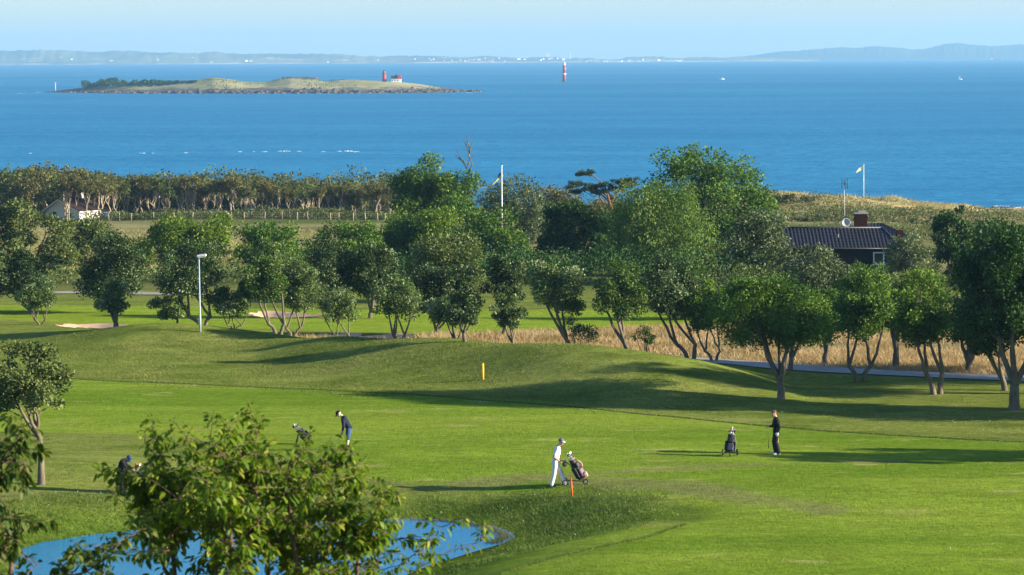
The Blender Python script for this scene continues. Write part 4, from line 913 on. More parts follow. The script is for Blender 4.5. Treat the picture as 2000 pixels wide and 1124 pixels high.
b.chain([(-.01, -.09, .90, .102), (-.04, -.10, .50, .082), (-.14, -.10, .10, .074), (-.14, -.10, .075, .072)]); b.chain([(.0, .09, .90, .102), (.19, .10, .50, .082), (.33, .10, .12, .072), (.34, .10, .085, .07)])
b.build('trousers', LBLUE, A)
shoe(A, (-.14, -.10, .05), (1, -.1), SHOEB); shoe(A, (.33, .10, .05), (1, .05), SHOEB)
cap(q, Rm, 1., R(-22), GREYC, WHITE, A)

# -- man in navy jumper and blue shorts addressing the ball (faces left)
pB = hit(677, 879)
Bm = thing('person', 'man in dark jumper and blue shorts bending to putt', 'person', pB)
b = Blob(); q, Rm = head(b, (-.30, 0, 1.43), .75, -1., R(6)); b.chain([(-.13, 0, 1.32, .056), (-.22, 0, 1.39, .054)])
ARM = []
for sy in (-1, 1):
    s0 = (-.13, sy * .18, 1.24); e0 = (-.10, sy * .19, .95); w0 = (-.155, sy * .04, .76); ARM.append((s0, e0, w0)); b.chain(limb(s0, e0, w0, (.054, .042, .028)))
    hand(b, (w0[0], w0[1], w0[2] - .05 * (sy > 0)), (-.30, 0, -.95), (0, -sy, 0), (-.9, 0, .3), .7)
    b.chain([(.09, sy * .10, .84, .088), (.05, sy * .12, .47, .058), (.045, sy * .12, .30, .058), (.0, sy * .12, .09, .036)])
torso(b, (.10, 0, .86), (-.08, 0, 1.22), (-.15, 0, 1.33), -.012); b.build('body', SKINP, Bm, .0105); face_bits(q, Rm, Bm)
b = Blob(); torso(b, (.10, 0, .89), (-.08, 0, 1.22), (-.15, 0, 1.33), .012)
for (s0, e0, w0) in ARM: b.chain([(*s0, .078), (*e0, .062), (*(np.array(e0) * .15 + np.array(w0) * .85), .044)])
b.build('jumper', NAVY, Bm)
b = Blob(); b.ell((.10, 0, .84), (.138, .182, .13))
for sy in (-1, 1): b.chain([(.09, sy * .095, .82, .112), (.055, sy * .12, .48, .098)])
b.build('shorts', DENIM, Bm)
for sy in (-1, 1):
    shoe(Bm, (.0, sy * .12, .05), (-1, sy * .1), SHOEB); mb = MB(); mb.tube([(.0, sy * .12, .09), (.006, sy * .12, .15)], [.045, .043], 12); mb.build('sock', NAVY, Bm, True)
cap(q, Rm, -1., R(6), BLACK, BLACK, Bm)
def club(name, label, root, top, bot, head_dir, grip_len=.26, upside=False):
    t = thing(name, label, 'golf club', root); a = np.array(top, float); e = np.array(bot, float); d = (e - a) / np.linalg.norm(e - a)
    mb = MB(); mb.tube([a, a + d * grip_len], [.014, .012], 8); mb.build('grip', GRIP, t, True)
    mb = MB(); mb.tube([a + d * grip_len, e], [.0075, .006], 8); mb.build('shaft', STEEL, t, True)
    hd = np.array(head_dir, float); hd /= np.linalg.norm(hd); mb = MB(); s_ = np.cross(hd, d); s_ /= np.linalg.norm(s_)
    mb.prism([e - hd * .015 + d * .02, e + hd * .085 + d * .03, e + hd * .10 - d * .02, e + hd * .05 - d * .025, e - hd * .012 - d * .01], s_ * .022); mb.build('club_head', STEEL, t)
    return t
club('golf_club', 'steel club held down to the ball by the man in shorts', pB, (-.135, 0, .78), (-.535, .02, .035), (0, -1, 0))
mb = MB(); mb.ball((0, 0, .0215), .0215, 14, 10); ball = mb.build('golf_ball', pm('ball_white', (.82, .82, .82), rough=.35, spec=.5), None, True); ball.location = pB + Vector((-.62, -.01, 0)); ball.location.z = Hs(ball.location.x, ball.location.y); tag(ball, 'white golf ball in front of the club of the man in shorts', 'golf ball')
mb = MB(); mb.ball((0, 0, .0215), .0215, 14, 10); ball = mb.build('golf_ball', MATS['ball_white'], None, True); ball.location = hit(1856, 1073); tag(ball, 'white golf ball lying alone on the fairway at lower right', 'golf ball')

# -- man in black holding a club upside down (faces left)
pC = hit(1516, 888)
Cm = thing('person', 'man dressed in black standing with a club in his hand', 'person', pC)
b = Blob(); q, Rm = head(b, (-.09, -.01, 1.625), .28, -1., R(28)); b.chain([(0, 0, 1.44, .058), (-.05, 0, 1.56, .056)])
ARM = [((0, -.19, 1.38), (.10, -.25, 1.10), (.03, -.24, .90)), ((-.03, .19, 1.38), (-.10, .24, 1.10), (-.27, .10, 1.10))]
for (s0, e0, w0) in ARM: b.chain(limb(s0, e0, w0, (.056, .043, .029)))
hand(b, (-.28, .10, 1.10), (-1, -.1, .1), (0, -1, 0), (0, 0, 1), .85)
hand(b, (.03, -.24, .89), (-.1, 0, -1), (0, .9, 0), (-1, 0, -.2), .3)
for sy, fx in ((-1, .02), (1, -.06)): b.chain([(.01, sy * .09, .9, .09), (fx, sy * .10, .5, .06), (fx + .03, sy * .10, .10, .04)])
torso(b, (0, 0, .95), (.0, 0, 1.33), (-.02, 0, 1.46), -.012); b.build('body', SKIN, Cm, .0105); face_bits(q, Rm, Cm)
b = Blob(); torso(b, (.0, 0, .95), (.0, 0, 1.33), (-.01, 0, 1.46), .014)
for (s0, e0, w0) in ARM: b.chain([(*s0, .082), (*e0, .064), (*(np.array(e0) * .12 + np.array(w0) * .88), .044)])
b.build('jacket', BLACK, Cm)
b = Blob(); b.ell((.0, 0, .90), (.138, .182, .13))
for sy, fx, kx in ((-1, .075, -.015), (1, -.005, -.08)): b.chain([(.0, sy * .09, .89, .108), (kx, sy * .10, .50, .086), (fx, sy * .10, .10, .090)])
b.build('trousers', CHAR, Cm)
shoe(Cm, (.06, -.10, .05), (-1, -.35), SHOEW); shoe(Cm, (-.03, .10, .05), (-1, -.1), SHOEW)
b = Blob(); hand(b, (.03, -.24, .895), (-.1, 0, -1), (0, .9, 0), (-1, 0, -.2), .3); g = b.build('glove', GLOVE, Cm, .008); dp = g.modifiers.new('grow', 'DISPLACE'); dp.strength = .008; dp.mid_level = 0
b = Blob(); b.ell(q((-.022, 0, .055)), (.100, .083, .085), Rm); b.ell(q((.045, 0, .105)), (.052, .062, .034), Rm); b.ell(q((-.07, 0, -.01)), (.046, .066, .07), Rm); b.build('hair', HAIRB, Cm, .011)
club('golf_club', 'pale shafted club held grip down by the man in black', pC, (-.29, .06, .24), (-.345, .06, 1.10), (-.7, 0, -.3), .26)

# -- man bending over his trolley behind the foreground leaves (faces right)
pD = hit(242, 967)
Dm = thing('person', 'man in black with a blue cap bending over a trolley behind foreground leaves', 'person', pD)
b = Blob(); q, Rm = head(b, (.17, 0, 1.30), 1.0, 1., R(-20)); b.chain([(.01, 0, 1.24, .056), (.10, 0, 1.29, .054)])
ARM = [((.0, -.18, 1.16), (.12, -.22, .98), (.30, -.12, .93)), ((.0, .18, 1.16), (.14, .22, .98), (.33, .10, .93))]
for k, (s0, e0, w0) in enumerate(ARM): b.chain(limb(s0, e0, w0, (.054, .042, .028))); hand(b, w0, (1, 0, -.15), (0, 0, -1), (0, 1 - 2 * k, 0), .6)
for sy in (-1, 1): b.chain([(-.10, sy * .09, .84, .09), (-.06, sy * .11, .47, .06), (-.08, sy * .11, .10, .04)])
torso(b, (-.11, 0, .87), (-.03, 0, 1.15), (.01, 0, 1.25), -.012); b.build('body', SKIN, Dm, .0105); face_bits(q, Rm, Dm)
b = Blob(); torso(b, (-.11, 0, .88), (-.03, 0, 1.15), (.01, 0, 1.25), .014)
for (s0, e0, w0) in ARM: b.chain([(*s0, .08), (*e0, .062), (*(np.array(e0) * .12 + np.array(w0) * .88), .044)])
b.build('jacket', BLACK, Dm)
b = Blob(); b.ell((-.11, 0, .84), (.14, .185, .13))
for sy in (-1, 1): b.chain([(-.10, sy * .09, .84, .108), (-.06, sy * .11, .47, .086), (-.08, sy * .11, .10, .08)])
b.build('trousers', BLACK, Dm)
for sy in (-1, 1): shoe(Dm, (-.08, sy * .11, .05), (1, sy * .1), SHOEB)
cap(q, Rm, 1., R(-20), DBLUE, DBLUE, Dm)

# ================================================================ GOLF BAGS AND TROLLEYS
TYRE = pm('tyre_black', (.014, .014, .015), rough=.8); RIMG = pm('rim_grey', (.40, .41, .43), rough=.4, spec=.4); FRAMEB = pm('frame_black', (.02, .02, .023), rough=.35, spec=.5)
def bagmat(nm, c): return pm('bag_' + nm, c, tuple(v * .8 for v in c), 12, .6, .3, bump=.2)
def wheel(par, c, r, axis_y=1., yaw=0.):
    Rz = rotz(yaw); n = 20; mb = MB(); ring = [np.array(c) + Rz @ np.array([r * .82 * math.cos(t), 0, r * .82 * math.sin(t)]) for t in np.linspace(0, 2 * math.pi, n + 1)]
    mb.tube(ring, r * .18, 8, cap=False); tw = mb.build('wheel', TYRE, par, True); tw_l = tw
    mb = MB(); mb.tube([np.array(c) + Rz @ np.array([0, -.02, 0]), np.array(c) + Rz @ np.array([0, .02, 0])], r * .2, 10)
    for k in range(5):
        a = 2 * math.pi * k / 5; mb.tube([np.array(c), np.array(c) + Rz @ np.array([r * .72 * math.cos(a), 0, r * .72 * math.sin(a)])], [r * .13, r * .09], 6)
    mb.build('rim', RIMG, tw, True)
def bag(par, base_, ax, L, rb, rt, m_body, m_pock, m_trim, heads, side=(0, -1, 0), big=False):
    """leaning golf bag along ax with rim, pockets, strap and clubs, all parts of par"""
    base_ = np.array(base_, float); ax = np.array(ax, float); ax /= np.linalg.norm(ax); sd = np.array(side, float); sd -= ax * sd.dot(ax); sd /= np.linalg.norm(sd); tv = np.cross(ax, sd)
    Rm = np.stack([tv, sd, ax], 1)
    prof = [(0, rb * .92), (.02, rb), (.25, rb * .98), (.55, rb * .86), (.80, rt * .98), (.95, rt), (1, rt * 1.06)]
    mb = MB(); V = []; n = 16
    for h, r in prof:
        for k in range(n): t = 2 * math.pi * k / n; V.append(base_ + ax * L * h + (tv * math.cos(t) * 1.12 + sd * math.sin(t) * .95) * r)
    mb.add(V, [(i * n + k, i * n + (k + 1) % n, (i + 1) * n + (k + 1) % n, (i + 1) * n + k) for i in range(len(prof) - 1) for k in range(n)] + [tuple(range(n))[::-1], tuple((len(prof) - 1) * n + k for k in range(n))])
    mb.build('bag_body', m_body, par, True)
    mb = MB(); mb.tube([base_ + ax * L * 1.0 + (tv * math.cos(t) * 1.12 + sd * math.sin(t) * .95) * rt * 1.05 for t in np.linspace(0, 2 * math.pi, 17)], .014, 6, cap=False); mb.build('rim', m_trim, par, True)
    mb = MB(); mb.box(base_ + ax * L * .27 + sd * rb * .98, (rb * .72, .045, L * .20), Rm, .03); o = mb.build('pocket', m_pock, par)
    mb2 = MB(); mb2.tube([base_ + ax * L * .40 + sd * (rb + .035) - tv * rb * .5, base_ + ax * L * .40 + sd * (rb + .035) + tv * rb * .5], .006, 5); mb2.build('zip', m_trim, o)
    mb = MB(); mb.box(base_ + ax * L * .66 + sd * rb * .85, (rb * .55, .035, L * .12), Rm, .025); mb.build('pocket', m_body, par)
    for sg in (-1, 1): mb = MB(); mb.box(base_ + ax * L * .36 + tv * sg * rb * 1.12, (.035, rb * .62, L * .27), Rm, .025); mb.build('pocket', m_pock if sg > 0 else m_body, par)
    mb = MB(); mb.tube(curve3(base_ + ax * L * .88 + tv * rt * .9, base_ + ax * L * .45 + tv * rb * 1.2, np.random.default_rng(1), -.35, 8, 0) + sd * .10, .018, 5); mb.build('strap', m_trim, par, True)
    for k, (kind, mt) in enumerate(heads):
        a = 2 * math.pi * k / len(heads); o = base_ + ax * L * .98 + (tv * math.cos(a) + sd * math.sin(a)) * rt * .55; d = ax + (tv * math.cos(a) + sd * math.sin(a)) * .07; e = o + d * (.12 + .05 * (k % 3))
        mb = MB(); mb.tube([o - d * .1, e], .007, 5); c = mb.build('club', STEEL, par, True); mb = MB()
        if kind == 'w': mb.ball(e + d * .05 + tv * .02, (.046, .036, .058), 12, 8, Rm)
        else: mb.prism([e - d * .01, e + d * .03 + tv * .07, e + d * .06 + tv * .075, e + d * .065 - tv * .0, e + d * .02 - tv * .012], sd * .02)
        mb.build('club_head', mt, c, kind == 'w')
DK = bagmat('black', (.016, .017, .021)); NV = bagmat('navy', (.03, .035, .06)); PK = bagmat('pink', (.62, .33, .30)); GY = bagmat('grey', (.16, .165, .18)); MAUVE = bagmat('mauve', (.16, .09, .12)); WT = bagmat('white', (.72, .72, .72)); RD = bagmat('red', (.55, .06, .04)); OR = bagmat('orange', (.75, .28, .05)); BG = bagmat('beige', (.55, .42, .30))
# trolley pushed by the man in white
A2 = pA + Vector((.0, .0, 0)); A2.z = Hs(pA.x + .7, pA.y)
t = thing('golf_trolley', 'three wheeled trolley with dark bag and pink pocket pushed by man in white', 'golf trolley', A2)
wheel(t, (.34, .28, .115), .115); wheel(t, (.36, -.30, .115), .115, yaw=R(4)); wheel(t, (1.10, -.05, .11), .11, yaw=R(-6))
mb = MB(); mb.tube([(.34, .28, .115), (.55, .05, .16), (.36, -.30, .115)], .017, 8); mb.tube([(.52, 0, .16), (.80, 0, .14), (1.08, -.02, .13)], .018, 8)
mb.tube([(1.02, -.02, .18), (.80, 0, .26), (.55, 0, .72), (.36, 0, .86), (.24, 0, .89)], .016, 8); mb.tube([(1.02, -.06, .11), (1.04, -.06, .2), (.98, 0, .24)], .012, 6); mb.build('frame', FRAMEB, t, True)
mb = MB(); mb.tube([(.23, -.17, .89), (.21, -.10, .90), (.21, .12, .90), (.23, .18, .89)], .020, 8); mb.build('handle', GRIP, t, True)
mb = MB(); mb.box((.36, 0, .90), (.07, .09, .03), roty(-.4), .02); mb.build('score_console', GY, t)
mb = MB(); mb.ball((.33, -.05, .76), (.085, .075, .095), 12, 8); mb.build('drink_bag', NV, t, True)
bag(t, (.98, -.02, .24), (-.44, 0, .80), .80, .155, .12, DK, MAUVE, PK, [('i', DK), ('w', DK), ('i', STEEL), ('w', GY), ('i', DK), ('i', STEEL), ('w', DK)], (.7, -.7, .3))
mb = MB(); mb.box((1.10, -.12, .40), (.07, .09, .10), roty(-.5), .03); o = mb.build('pocket', PK, t); o['label'] = 'pink front pocket'
# black trolley beside the man in black, seen end on
pE = hit(1426, 891)
t = thing('golf_trolley', 'upright black three wheeled trolley and bag left of the man in black', 'golf trolley', pE)
wheel(t, (-.27, .18, .13), .13, yaw=R(78)); wheel(t, (.29, .18, .13), .13, yaw=R(100)); wheel(t, (-.03, -.30, .11), .11, yaw=R(86))
mb = MB(); mb.tube([(-.27, .18, .13), (0, .1, .17), (.29, .18, .13)], .017, 8); mb.tube([(0, .1, .17), (-.02, -.1, .16), (-.03, -.29, .12)], .018, 8); mb.tube([(-.02, -.16, .2), (.0, .12, .55), (.06, .22, .85), (.08, .34, .93)], .016, 8); mb.build('frame', FRAMEB, t, True)
mb = MB(); mb.tube([(-.05, .36, .94), (.08, .35, .93), (.20, .36, .94)], .019, 8); mb.build('handle', GRIP, t, True)
mb = MB(); mb.box((.09, .30, .91), (.06, .05, .025), None, .015); mb.build('score_console', DK, t)
bag(t, (-.03, -.10, .16), (.10, .16, .72), .70, .165, .13, DK, NV, GY, [('w', DK), ('i', STEEL), ('w', BG), ('i', DK), ('w', OR), ('i', STEEL)], (0, -1, .2))
# stand bag of the man in shorts
pF = hit(594, 868)
t = thing('stand_bag', 'black golf bag tilted on its stand left of the man in shorts', 'golf bag', pF)
bag(t, (.25, 0, .15), (-.55, 0, .52), .66, .135, .115, DK, DK, GY, [('w', DK), ('i', STEEL), ('w', BG), ('i', GY), ('w', DK), ('i', STEEL), ('w', RD)], (.3, -.9, .2))
for sy in (-1, 1): mb = MB(); mb.tube([(-.14, sy * .05, .50), (-.33, sy * .24, .0)], [.012, .010], 6); mb.build('stand_leg', FRAMEB, t, True)
mb = MB(); mb.box((-.27, 0, .22), (.04, .05, .17), roty(.25), .03); o = mb.build('hanging_towel', pm('towel_brown', (.20, .11, .06)), t)
mb = MB(); mb.box((.29, 0, .06), (.07, .09, .06), roty(-.6), .03); mb.build('bag_foot', FRAMEB, t)
# trolley of the bending man
pG = pD + Vector((.55, .0, 0))
t = thing('golf_trolley', 'dark trolley with a white rimmed bag in front of the bending man', 'golf trolley', pG)
wheel(t, (-.12, .26, .115), .115); wheel(t, (-.12, -.26, .115), .115); wheel(t, (.42, 0, .11), .11)
mb = MB(); mb.tube([(-.12, .26, .115), (.05, 0, .16), (-.12, -.26, .115)], .017, 8); mb.tube([(.05, 0, .16), (.42, 0, .12)], .018, 8); mb.tube([(.36, 0, .2), (.0, .02, .7), (-.2, .02, .90)], .016, 8); mb.build('frame', FRAMEB, t, True)
mb = MB(); mb.tube([(-.2, -.12, .90), (-.21, .12, .90)], .018, 8); mb.build('handle', GRIP, t, True)
bag(t, (.33, 0, .20), (-.35, 0, .80), .74, .15, .13, DK, DK, GY, [('w', DK), ('i', STEEL), ('w', RD), ('i', DK), ('i', STEEL)], (.5, -.8, .2))

# ================================================================ MARKERS, LAMP, FLAGS
def stake(name, label, px, py, hgt, mt, tilt, r=.025):
    pS = hit(px, py); t = thing(name, label, 'marker stake', pS); mb = MB(); e = np.array([math.sin(tilt) * hgt, 0, math.cos(tilt) * hgt])
    mb.tube([(0, 0, -.1), e * .94], [r, r], 8); mb.build('post', mt, t, True); mb = MB(); mb.tube([e * .94, e], [r * 1.05, r * .5], 8); mb.build('cap', mt, t, True)
stake('marker_stake', 'yellow marker stake on the grass bank', 943, 742, .80, YELLOW, 0., .06)
stake('marker_stake', 'red orange hazard stake leaning in front of the pushed trolley', 1118, 969, .66, ORANGE, -.08, .03)
pL = hit(391, 649); dL = pL.y
LAMP = pm('lamp_grey', (.33, .41, .49), (.28, .36, .44), 8, .45, .4); hL = at_depth(391, 502, dL).z - pL.z
t = thing('lamp_post', 'slim pale grey lamp post with a flat tilted head among the trees', 'street lamp', pL)
mb = MB(); mb.tube([(0, 0, -.1), (0, 0, .9), (0, 0, .95), (-.02, 0, hL)], [.062, .06, .042, .034], 12); mb.build('pole', LAMP, t, True)
mb = MB(); mb.box((.13, 0, hL + .06), (.26, .13, .07), roty(-.14), .04); hd = mb.build('lamp_head', pm('lamp_head', (.62, .64, .66), rough=.4), t); mb = MB(); mb.box((.14, 0, hL - .018), (.20, .09, .014), roty(-.14)); mb.build('lens', pm('lamp_lens', (.7, .7, .66), rough=.2), hd)
POLEW = pm('flagpole_white', (.80, .80, .80), rough=.4)
def flagpole(label, px, py_top, d, streamer, mats):
    g = on_ground(px, d); zt = at_depth(px, py_top, d).z - g.z; s = S(d); t = thing('flagpole', label, 'flagpole', g)
    mb = MB(); mb.tube([(0, 0, -.2), (0, 0, zt)], [.075, .045], 10); mb.build('pole', POLEW, t, True); mb = MB(); mb.ball((0, 0, zt + .06), .09, 10, 8); mb.build('finial', POLEW, t, True)
    P = [np.array(list(at_depth(a, b, d) - g)) for a, b, _ in streamer]; W = [w_ * s for _, _, w_ in streamer]; n = len(P)
    for half, mt, nm in ((0, mats[0], 'pennant'), (1, mats[1], 'pennant')):
        V = []
        for i, (q_, w_) in enumerate(zip(P, W)):
            o_ = np.array([0, .06 * math.sin(i * 1.7), 0]); dv = P[min(i + 1, n - 1)] - P[max(i - 1, 0)]; nv = np.array([-dv[2], 0, dv[0]]); nv /= np.linalg.norm(nv) + 1e-9; nv *= -1 if nv[2] < 0 else 1
            V += [q_ + o_ + nv * w_ * (.5 - .5 * half), q_ + o_ + nv * w_ * (0 - .5 * half)]
        mb = MB(); mb.add(V, [(2 * i, 2 * i + 1, 2 * i + 3, 2 * i + 2) for i in range(n - 1)]); o = mb.build(nm, mt, t); so = o.modifiers.new('solid', 'SOLIDIFY'); so.thickness = .02
FB = M_cloth('flag_blue', (.02, .16, .42)); FY = M_cloth('flag_yellow', (.72, .62, .10)); FW = M_cloth('flag_pale', (.72, .76, .50))
flagpole('white flagpole with a long drooping blue and yellow pennant before the sea', 981, 326, 300., [(980, 340, 10), (975, 346, 7), (969, 353, 4.5), (962, 360, 3), (950, 365, 2), (934, 368, .8)], (FB, FY))
flagpole('white flagpole with a short pale pennant on the dune at right', 1688, 323, 478., [(1687, 328, 7), (1681, 330, 6), (1676, 334, 4), (1672, 338, 1)], (FW, FW))

# ================================================================ HOUSES
TILE = pm('roof_tile_dark', (.030, .031, .042), (.020, .021, .030), 5, .5, .4); BOARD = pm('board_black', (.022, .020, .020), (.013, .012, .012), 3, .8, .2, stretch=(6, 6, .5))
FRW = pm('frame_white', (.78, .78, .76)); GLASS = pm('window_glass', (.03, .04, .05), rough=.08, spec=.6); BRICK = pm('brick_red', (.040, .015, .012), (.028, .012, .010), 6, .9, .1); CONC = pm('concrete_cap', (.30, .29, .27), rough=.9)
DH = 230.; g0 = Hs((1650 - CX) / F * DH, DH + 3)
hz = thing('dark_house', 'low black timber house with dark tiled hipped roof behind the bushes', 'house', ((1650 - CX) / F * DH, DH, g0))
def hw(px, py, d): v = at_depth(px, py, d); return np.array([v.x - hz.location.x, v.y - hz.location.y, v.z - g0])
eL, eR = hw(1478, 485, DH), hw(1762, 485, DH); rL, rR = hw(1478, 446, DH + 3.1), hw(1722, 446, DH + 3.1)
def tiled(name, A_, B_, C_, D_, par, mt, rows, cols):
    """roof plane A(eave left) B(eave right) C(ridge right) D(ridge left): overlapping pantile courses as relief"""
    A_, B_, C_, D_ = map(np.array, (A_, B_, C_, D_)); nrm = np.cross(B_ - A_, D_ - A_); nrm /= np.linalg.norm(nrm); V = []; nc = cols * 6 + 1
    us = np.linspace(0, 1, nc); Wd = np.linalg.norm(B_ - A_)
    for r in range(rows):
        for e, lift in ((0, .045), (1, .006)):
            v = (r + e) / rows; Lp = A_ + (D_ - A_) * v; Rp = B_ + (C_ - B_) * v
            for u in us:
                uu = u; q_ = A_ + (B_ - A_) * u; 
                base_ = Lp + (Rp - Lp) * u; ph = (base_ - A_).dot((B_ - A_) / Wd) / Wd * cols * 2 * math.pi
                V.append(base_ + nrm * (lift + .028 * math.sin(ph)))
    Fc = []
    for r in range(rows):
        for i in range(nc - 1):
            a = (2 * r) * nc + i; Fc.append((a, a + 1, a + nc + 1, a + nc))
            if r < rows - 1: a = (2 * r + 1) * nc + i; Fc.append((a, a + 1, a + nc + 1, a + nc))
    mb = MB(); mb.add(V, Fc); return mb.build(name, mt, par)
rf = tiled('roof', eL, eR, rR, rL, hz, TILE, 13, 40); rf['label'] = 'dark glazed tiled front slope'
bR = eR + np.array([0, 6.2, 0]); bL = eL + np.array([0, 6.2, 0])
tiled('roof', eR, bR, rR, rR + [-.01, 0, 0], hz, TILE, 13, 22); tiled('roof', bR, bL, rL, rR, hz, TILE, 8, 30)
mb = MB(); mb.tube([rL + [0, 0, .03], rR + [0, 0, .03]], .085, 8); mb.tube([rR + [0, 0, .04], eR + [0, 0, .05]], .08, 8); mb.build('ridge_tiles', TILE, rf, True)
mb = MB(); mb.tube([eL + [0, -.08, -.03], eR + [.05, -.08, -.03]], .06, 8); mb.build('gutter', pm('gutter_dark', (.03, .03, .035), rough=.4), rf, True)
wx0, wx1 = hw(1480, 0, DH + .5)[0], hw(1742, 0, DH + .5)[0]; ez = eL[2]
wl = thing('wall', '', '', (0, 0, 0)); 
for k_ in ('label', 'category'):
    if k_ in wl: del wl[k_]
wl.parent = hz
mb = MB(); mb.box(((wx0 + wx1) / 2, 3.1, ez / 2 - .06), ((wx1 - wx0) / 2, 2.6, ez / 2)); mb.build('wall_core', BOARD, wl)
bx = MB(); bx.box((0, 0, 0), (.075, .014, ez / 2 - .03)); b0 = bx.build('board', BOARD, wl); xs_ = np.arange(wx0 + .1, wx1 - .05, .17); b0.location = (xs_[0], .485, ez / 2 - .05)
for i, xx in enumerate(xs_[1:]): q_ = b0.copy(); COL.objects.link(q_); q_.parent = wl; q_.location = (xx, .485 + .012 * (i % 2), ez / 2 - .05)
def win(par, c, w_, h_, nb=1):
    mb = MB(); x, y, z = c
    for sx in (-1, 1): mb.box((x + sx * w_ / 2, y, z), (.05, .05, h_ / 2 + .05))
    for sz in (-1, 1): mb.box((x, y - .003, z + sz * h_ / 2), (w_ / 2 + .06, .05, .05))
    o = mb.build('window', FRW, par); mb = MB(); mb.box((x, y + .02, z), (w_ / 2 - .05, .012, h_ / 2 - .05)); mb.build('pane', GLASS, o); mb = MB(); mb.box((x, y - .05, z - h_ / 2 - .06), (w_ / 2 + .09, .08, .02)); mb.build('sill', FRW, o)
wc = (hw(1706.5, 505, DH + .45) + hw(1727, 505, DH + .45)) / 2; win(hz, (wc[0], .45, wc[2]), .78, .86)
dpx = hw(1729, 0, DH)[0]; mb = MB(); mb.tube([(dpx, .42, ez + .05), (dpx, .42, .1)], .04, 8); mb.build('downpipe', FRW, hz, True)
# rear hipped wing
w0, w1, w2, w3 = hw(1672, 452, DH + 8), hw(1790, 468, DH + 8), hw(1720, 436, DH + 10.5), hw(1700, 436, DH + 10.5)
tiled('roof', w0, w1, w2, w3, hz, TILE, 9, 18); mb = MB(); mb.box(((w0[0] + w1[0]) / 2, 10.4, 1.2), ((w1[0] - w0[0]) / 2 - .4, 2.2, 1.2)); mb.build('rear_wing_wall', BOARD, hz)
e3 = w1 + [0, 5, 0]; tiled('roof', w1, e3, w2, w2 + [-.01, 0, 0], hz, TILE, 9, 14)
cz = hw(1681, 444, DH + 3.4); ct = hw(1681, 418, DH + 3.4)[2]
mb = MB(); mb.box((cz[0], 3.5, (cz[2] - .6 + ct) / 2), (.46, .40, (ct - cz[2] + .6) / 2)); ch = mb.build('chimney', BRICK, hz)
# brick courses of the chimney
bc = MB(); bc.box((0, 0, 0), (.112, .012, .031)); bk = bc.build('brick', BRICK, ch); first = True
for r in range(int((ct - cz[2] + .3) / .075)):
    for i in range(4):
        q_ = bk if first else bk.copy()
        if not first: COL.objects.link(q_); q_.parent = ch
        first = False; q_.location = (cz[0] - .345 + i * .232 - (.06 if r % 2 else 0) + .03, 3.095, ct - .05 - r * .075)
mb = MB(); mb.box((cz[0], 3.5, ct + .05), (.52, .46, .05)); mb.box((cz[0] + .1, 3.5, ct + .16), (.28, .28, .06)); mb.build('chimney_cap', CONC, ch)
c2 = hw(1757, 456, DH + 6); mb = MB(); mb.box((c2[0], 6, c2[2] - .25), (.24, .24, .5)); mb.build('chimney', BRICK, hz)
vt = hw(1637, 466, DH + 1.6); mb = MB(); mb.tube([vt + [0, 0, -.1], vt + [0, 0, .32]], .03, 8); mb.box(vt + [0, 0, -.02], (.2, .12, .03)); mb.build('roof_vent', pm('vent_grey', (.35, .36, .38)), hz)
# satellite dish and aerial mast, each a thing of its own
dc = at_depth(1652, 435, DH + 3.2); t = thing('satellite_dish', 'round pale satellite dish on the ridge of the dark house', 'satellite dish', (dc.x, dc.y, hz.location.z + rL[2]))
mb = MB(); V = []; n = 24
for i in range(6):
    for k in range(n): a = 2 * math.pi * k / n; r = .34 * i / 5; V.append((r * math.cos(a), -.10 + .10 * (1 - (i / 5) ** 2) + .02, (dc.z - t.location.z) + r * math.sin(a)))
mb.add(V, [(i * n + k, i * n + (k + 1) % n, (i + 1) * n + (k + 1) % n, (i + 1) * n + k) for i in range(5) for k in range(n)]); o = mb.build('reflector', pm('dish_grey', (.55, .56, .55), rough=.5), t, True); o.modifiers.new('s', 'SOLIDIFY').thickness = .015
mb = MB(); mb.tube([(0, .05, -.05), (0, .05, .40)], .03, 8); mb.tube([(0, .03, .1), (0, -.40, .28)], .015, 6); mb.build('bracket', RIMG, t, True); mb = MB(); mb.box((0, -.42, .30), (.04, .06, .05), None, .015); mb.build('receiver', FRAMEB, t)
mc = at_depth(1650, 445, DH + 3.4); mt_ = at_depth(1648.5, 350, DH + 3.4)
t = thing('aerial_mast', 'thin grey mast with a dark television aerial above the dark roof', 'antenna', (mc.x, mc.y, mc.z - .15)); hm = mt_.z - mc.z + .15
mb = MB(); mb.tube([(0, 0, 0), (mt_.x - mc.x, 0, hm)], [.035, .022], 8); mb.build('mast', pm('mast_grey', (.50, .51, .52), rough=.5), t, True)
for k, (xx, zz, h_) in enumerate(((-.22, -.35, .36), (.2, -.35, .40), (-.02, -.25, .3), (.08, -.42, .34))):
    mb = MB()
    for j in range(3): mb.tube([(xx - .02, -.06 + .06 * j, hm + zz - h_), (xx + .0, -.06 + .06 * j, hm + zz + h_)], .014, 6)
    mb.tube([(0, 0, hm + zz), (xx, 0, hm + zz)], .012, 6); mb.build('aerial_element', FRAMEB, t, True)

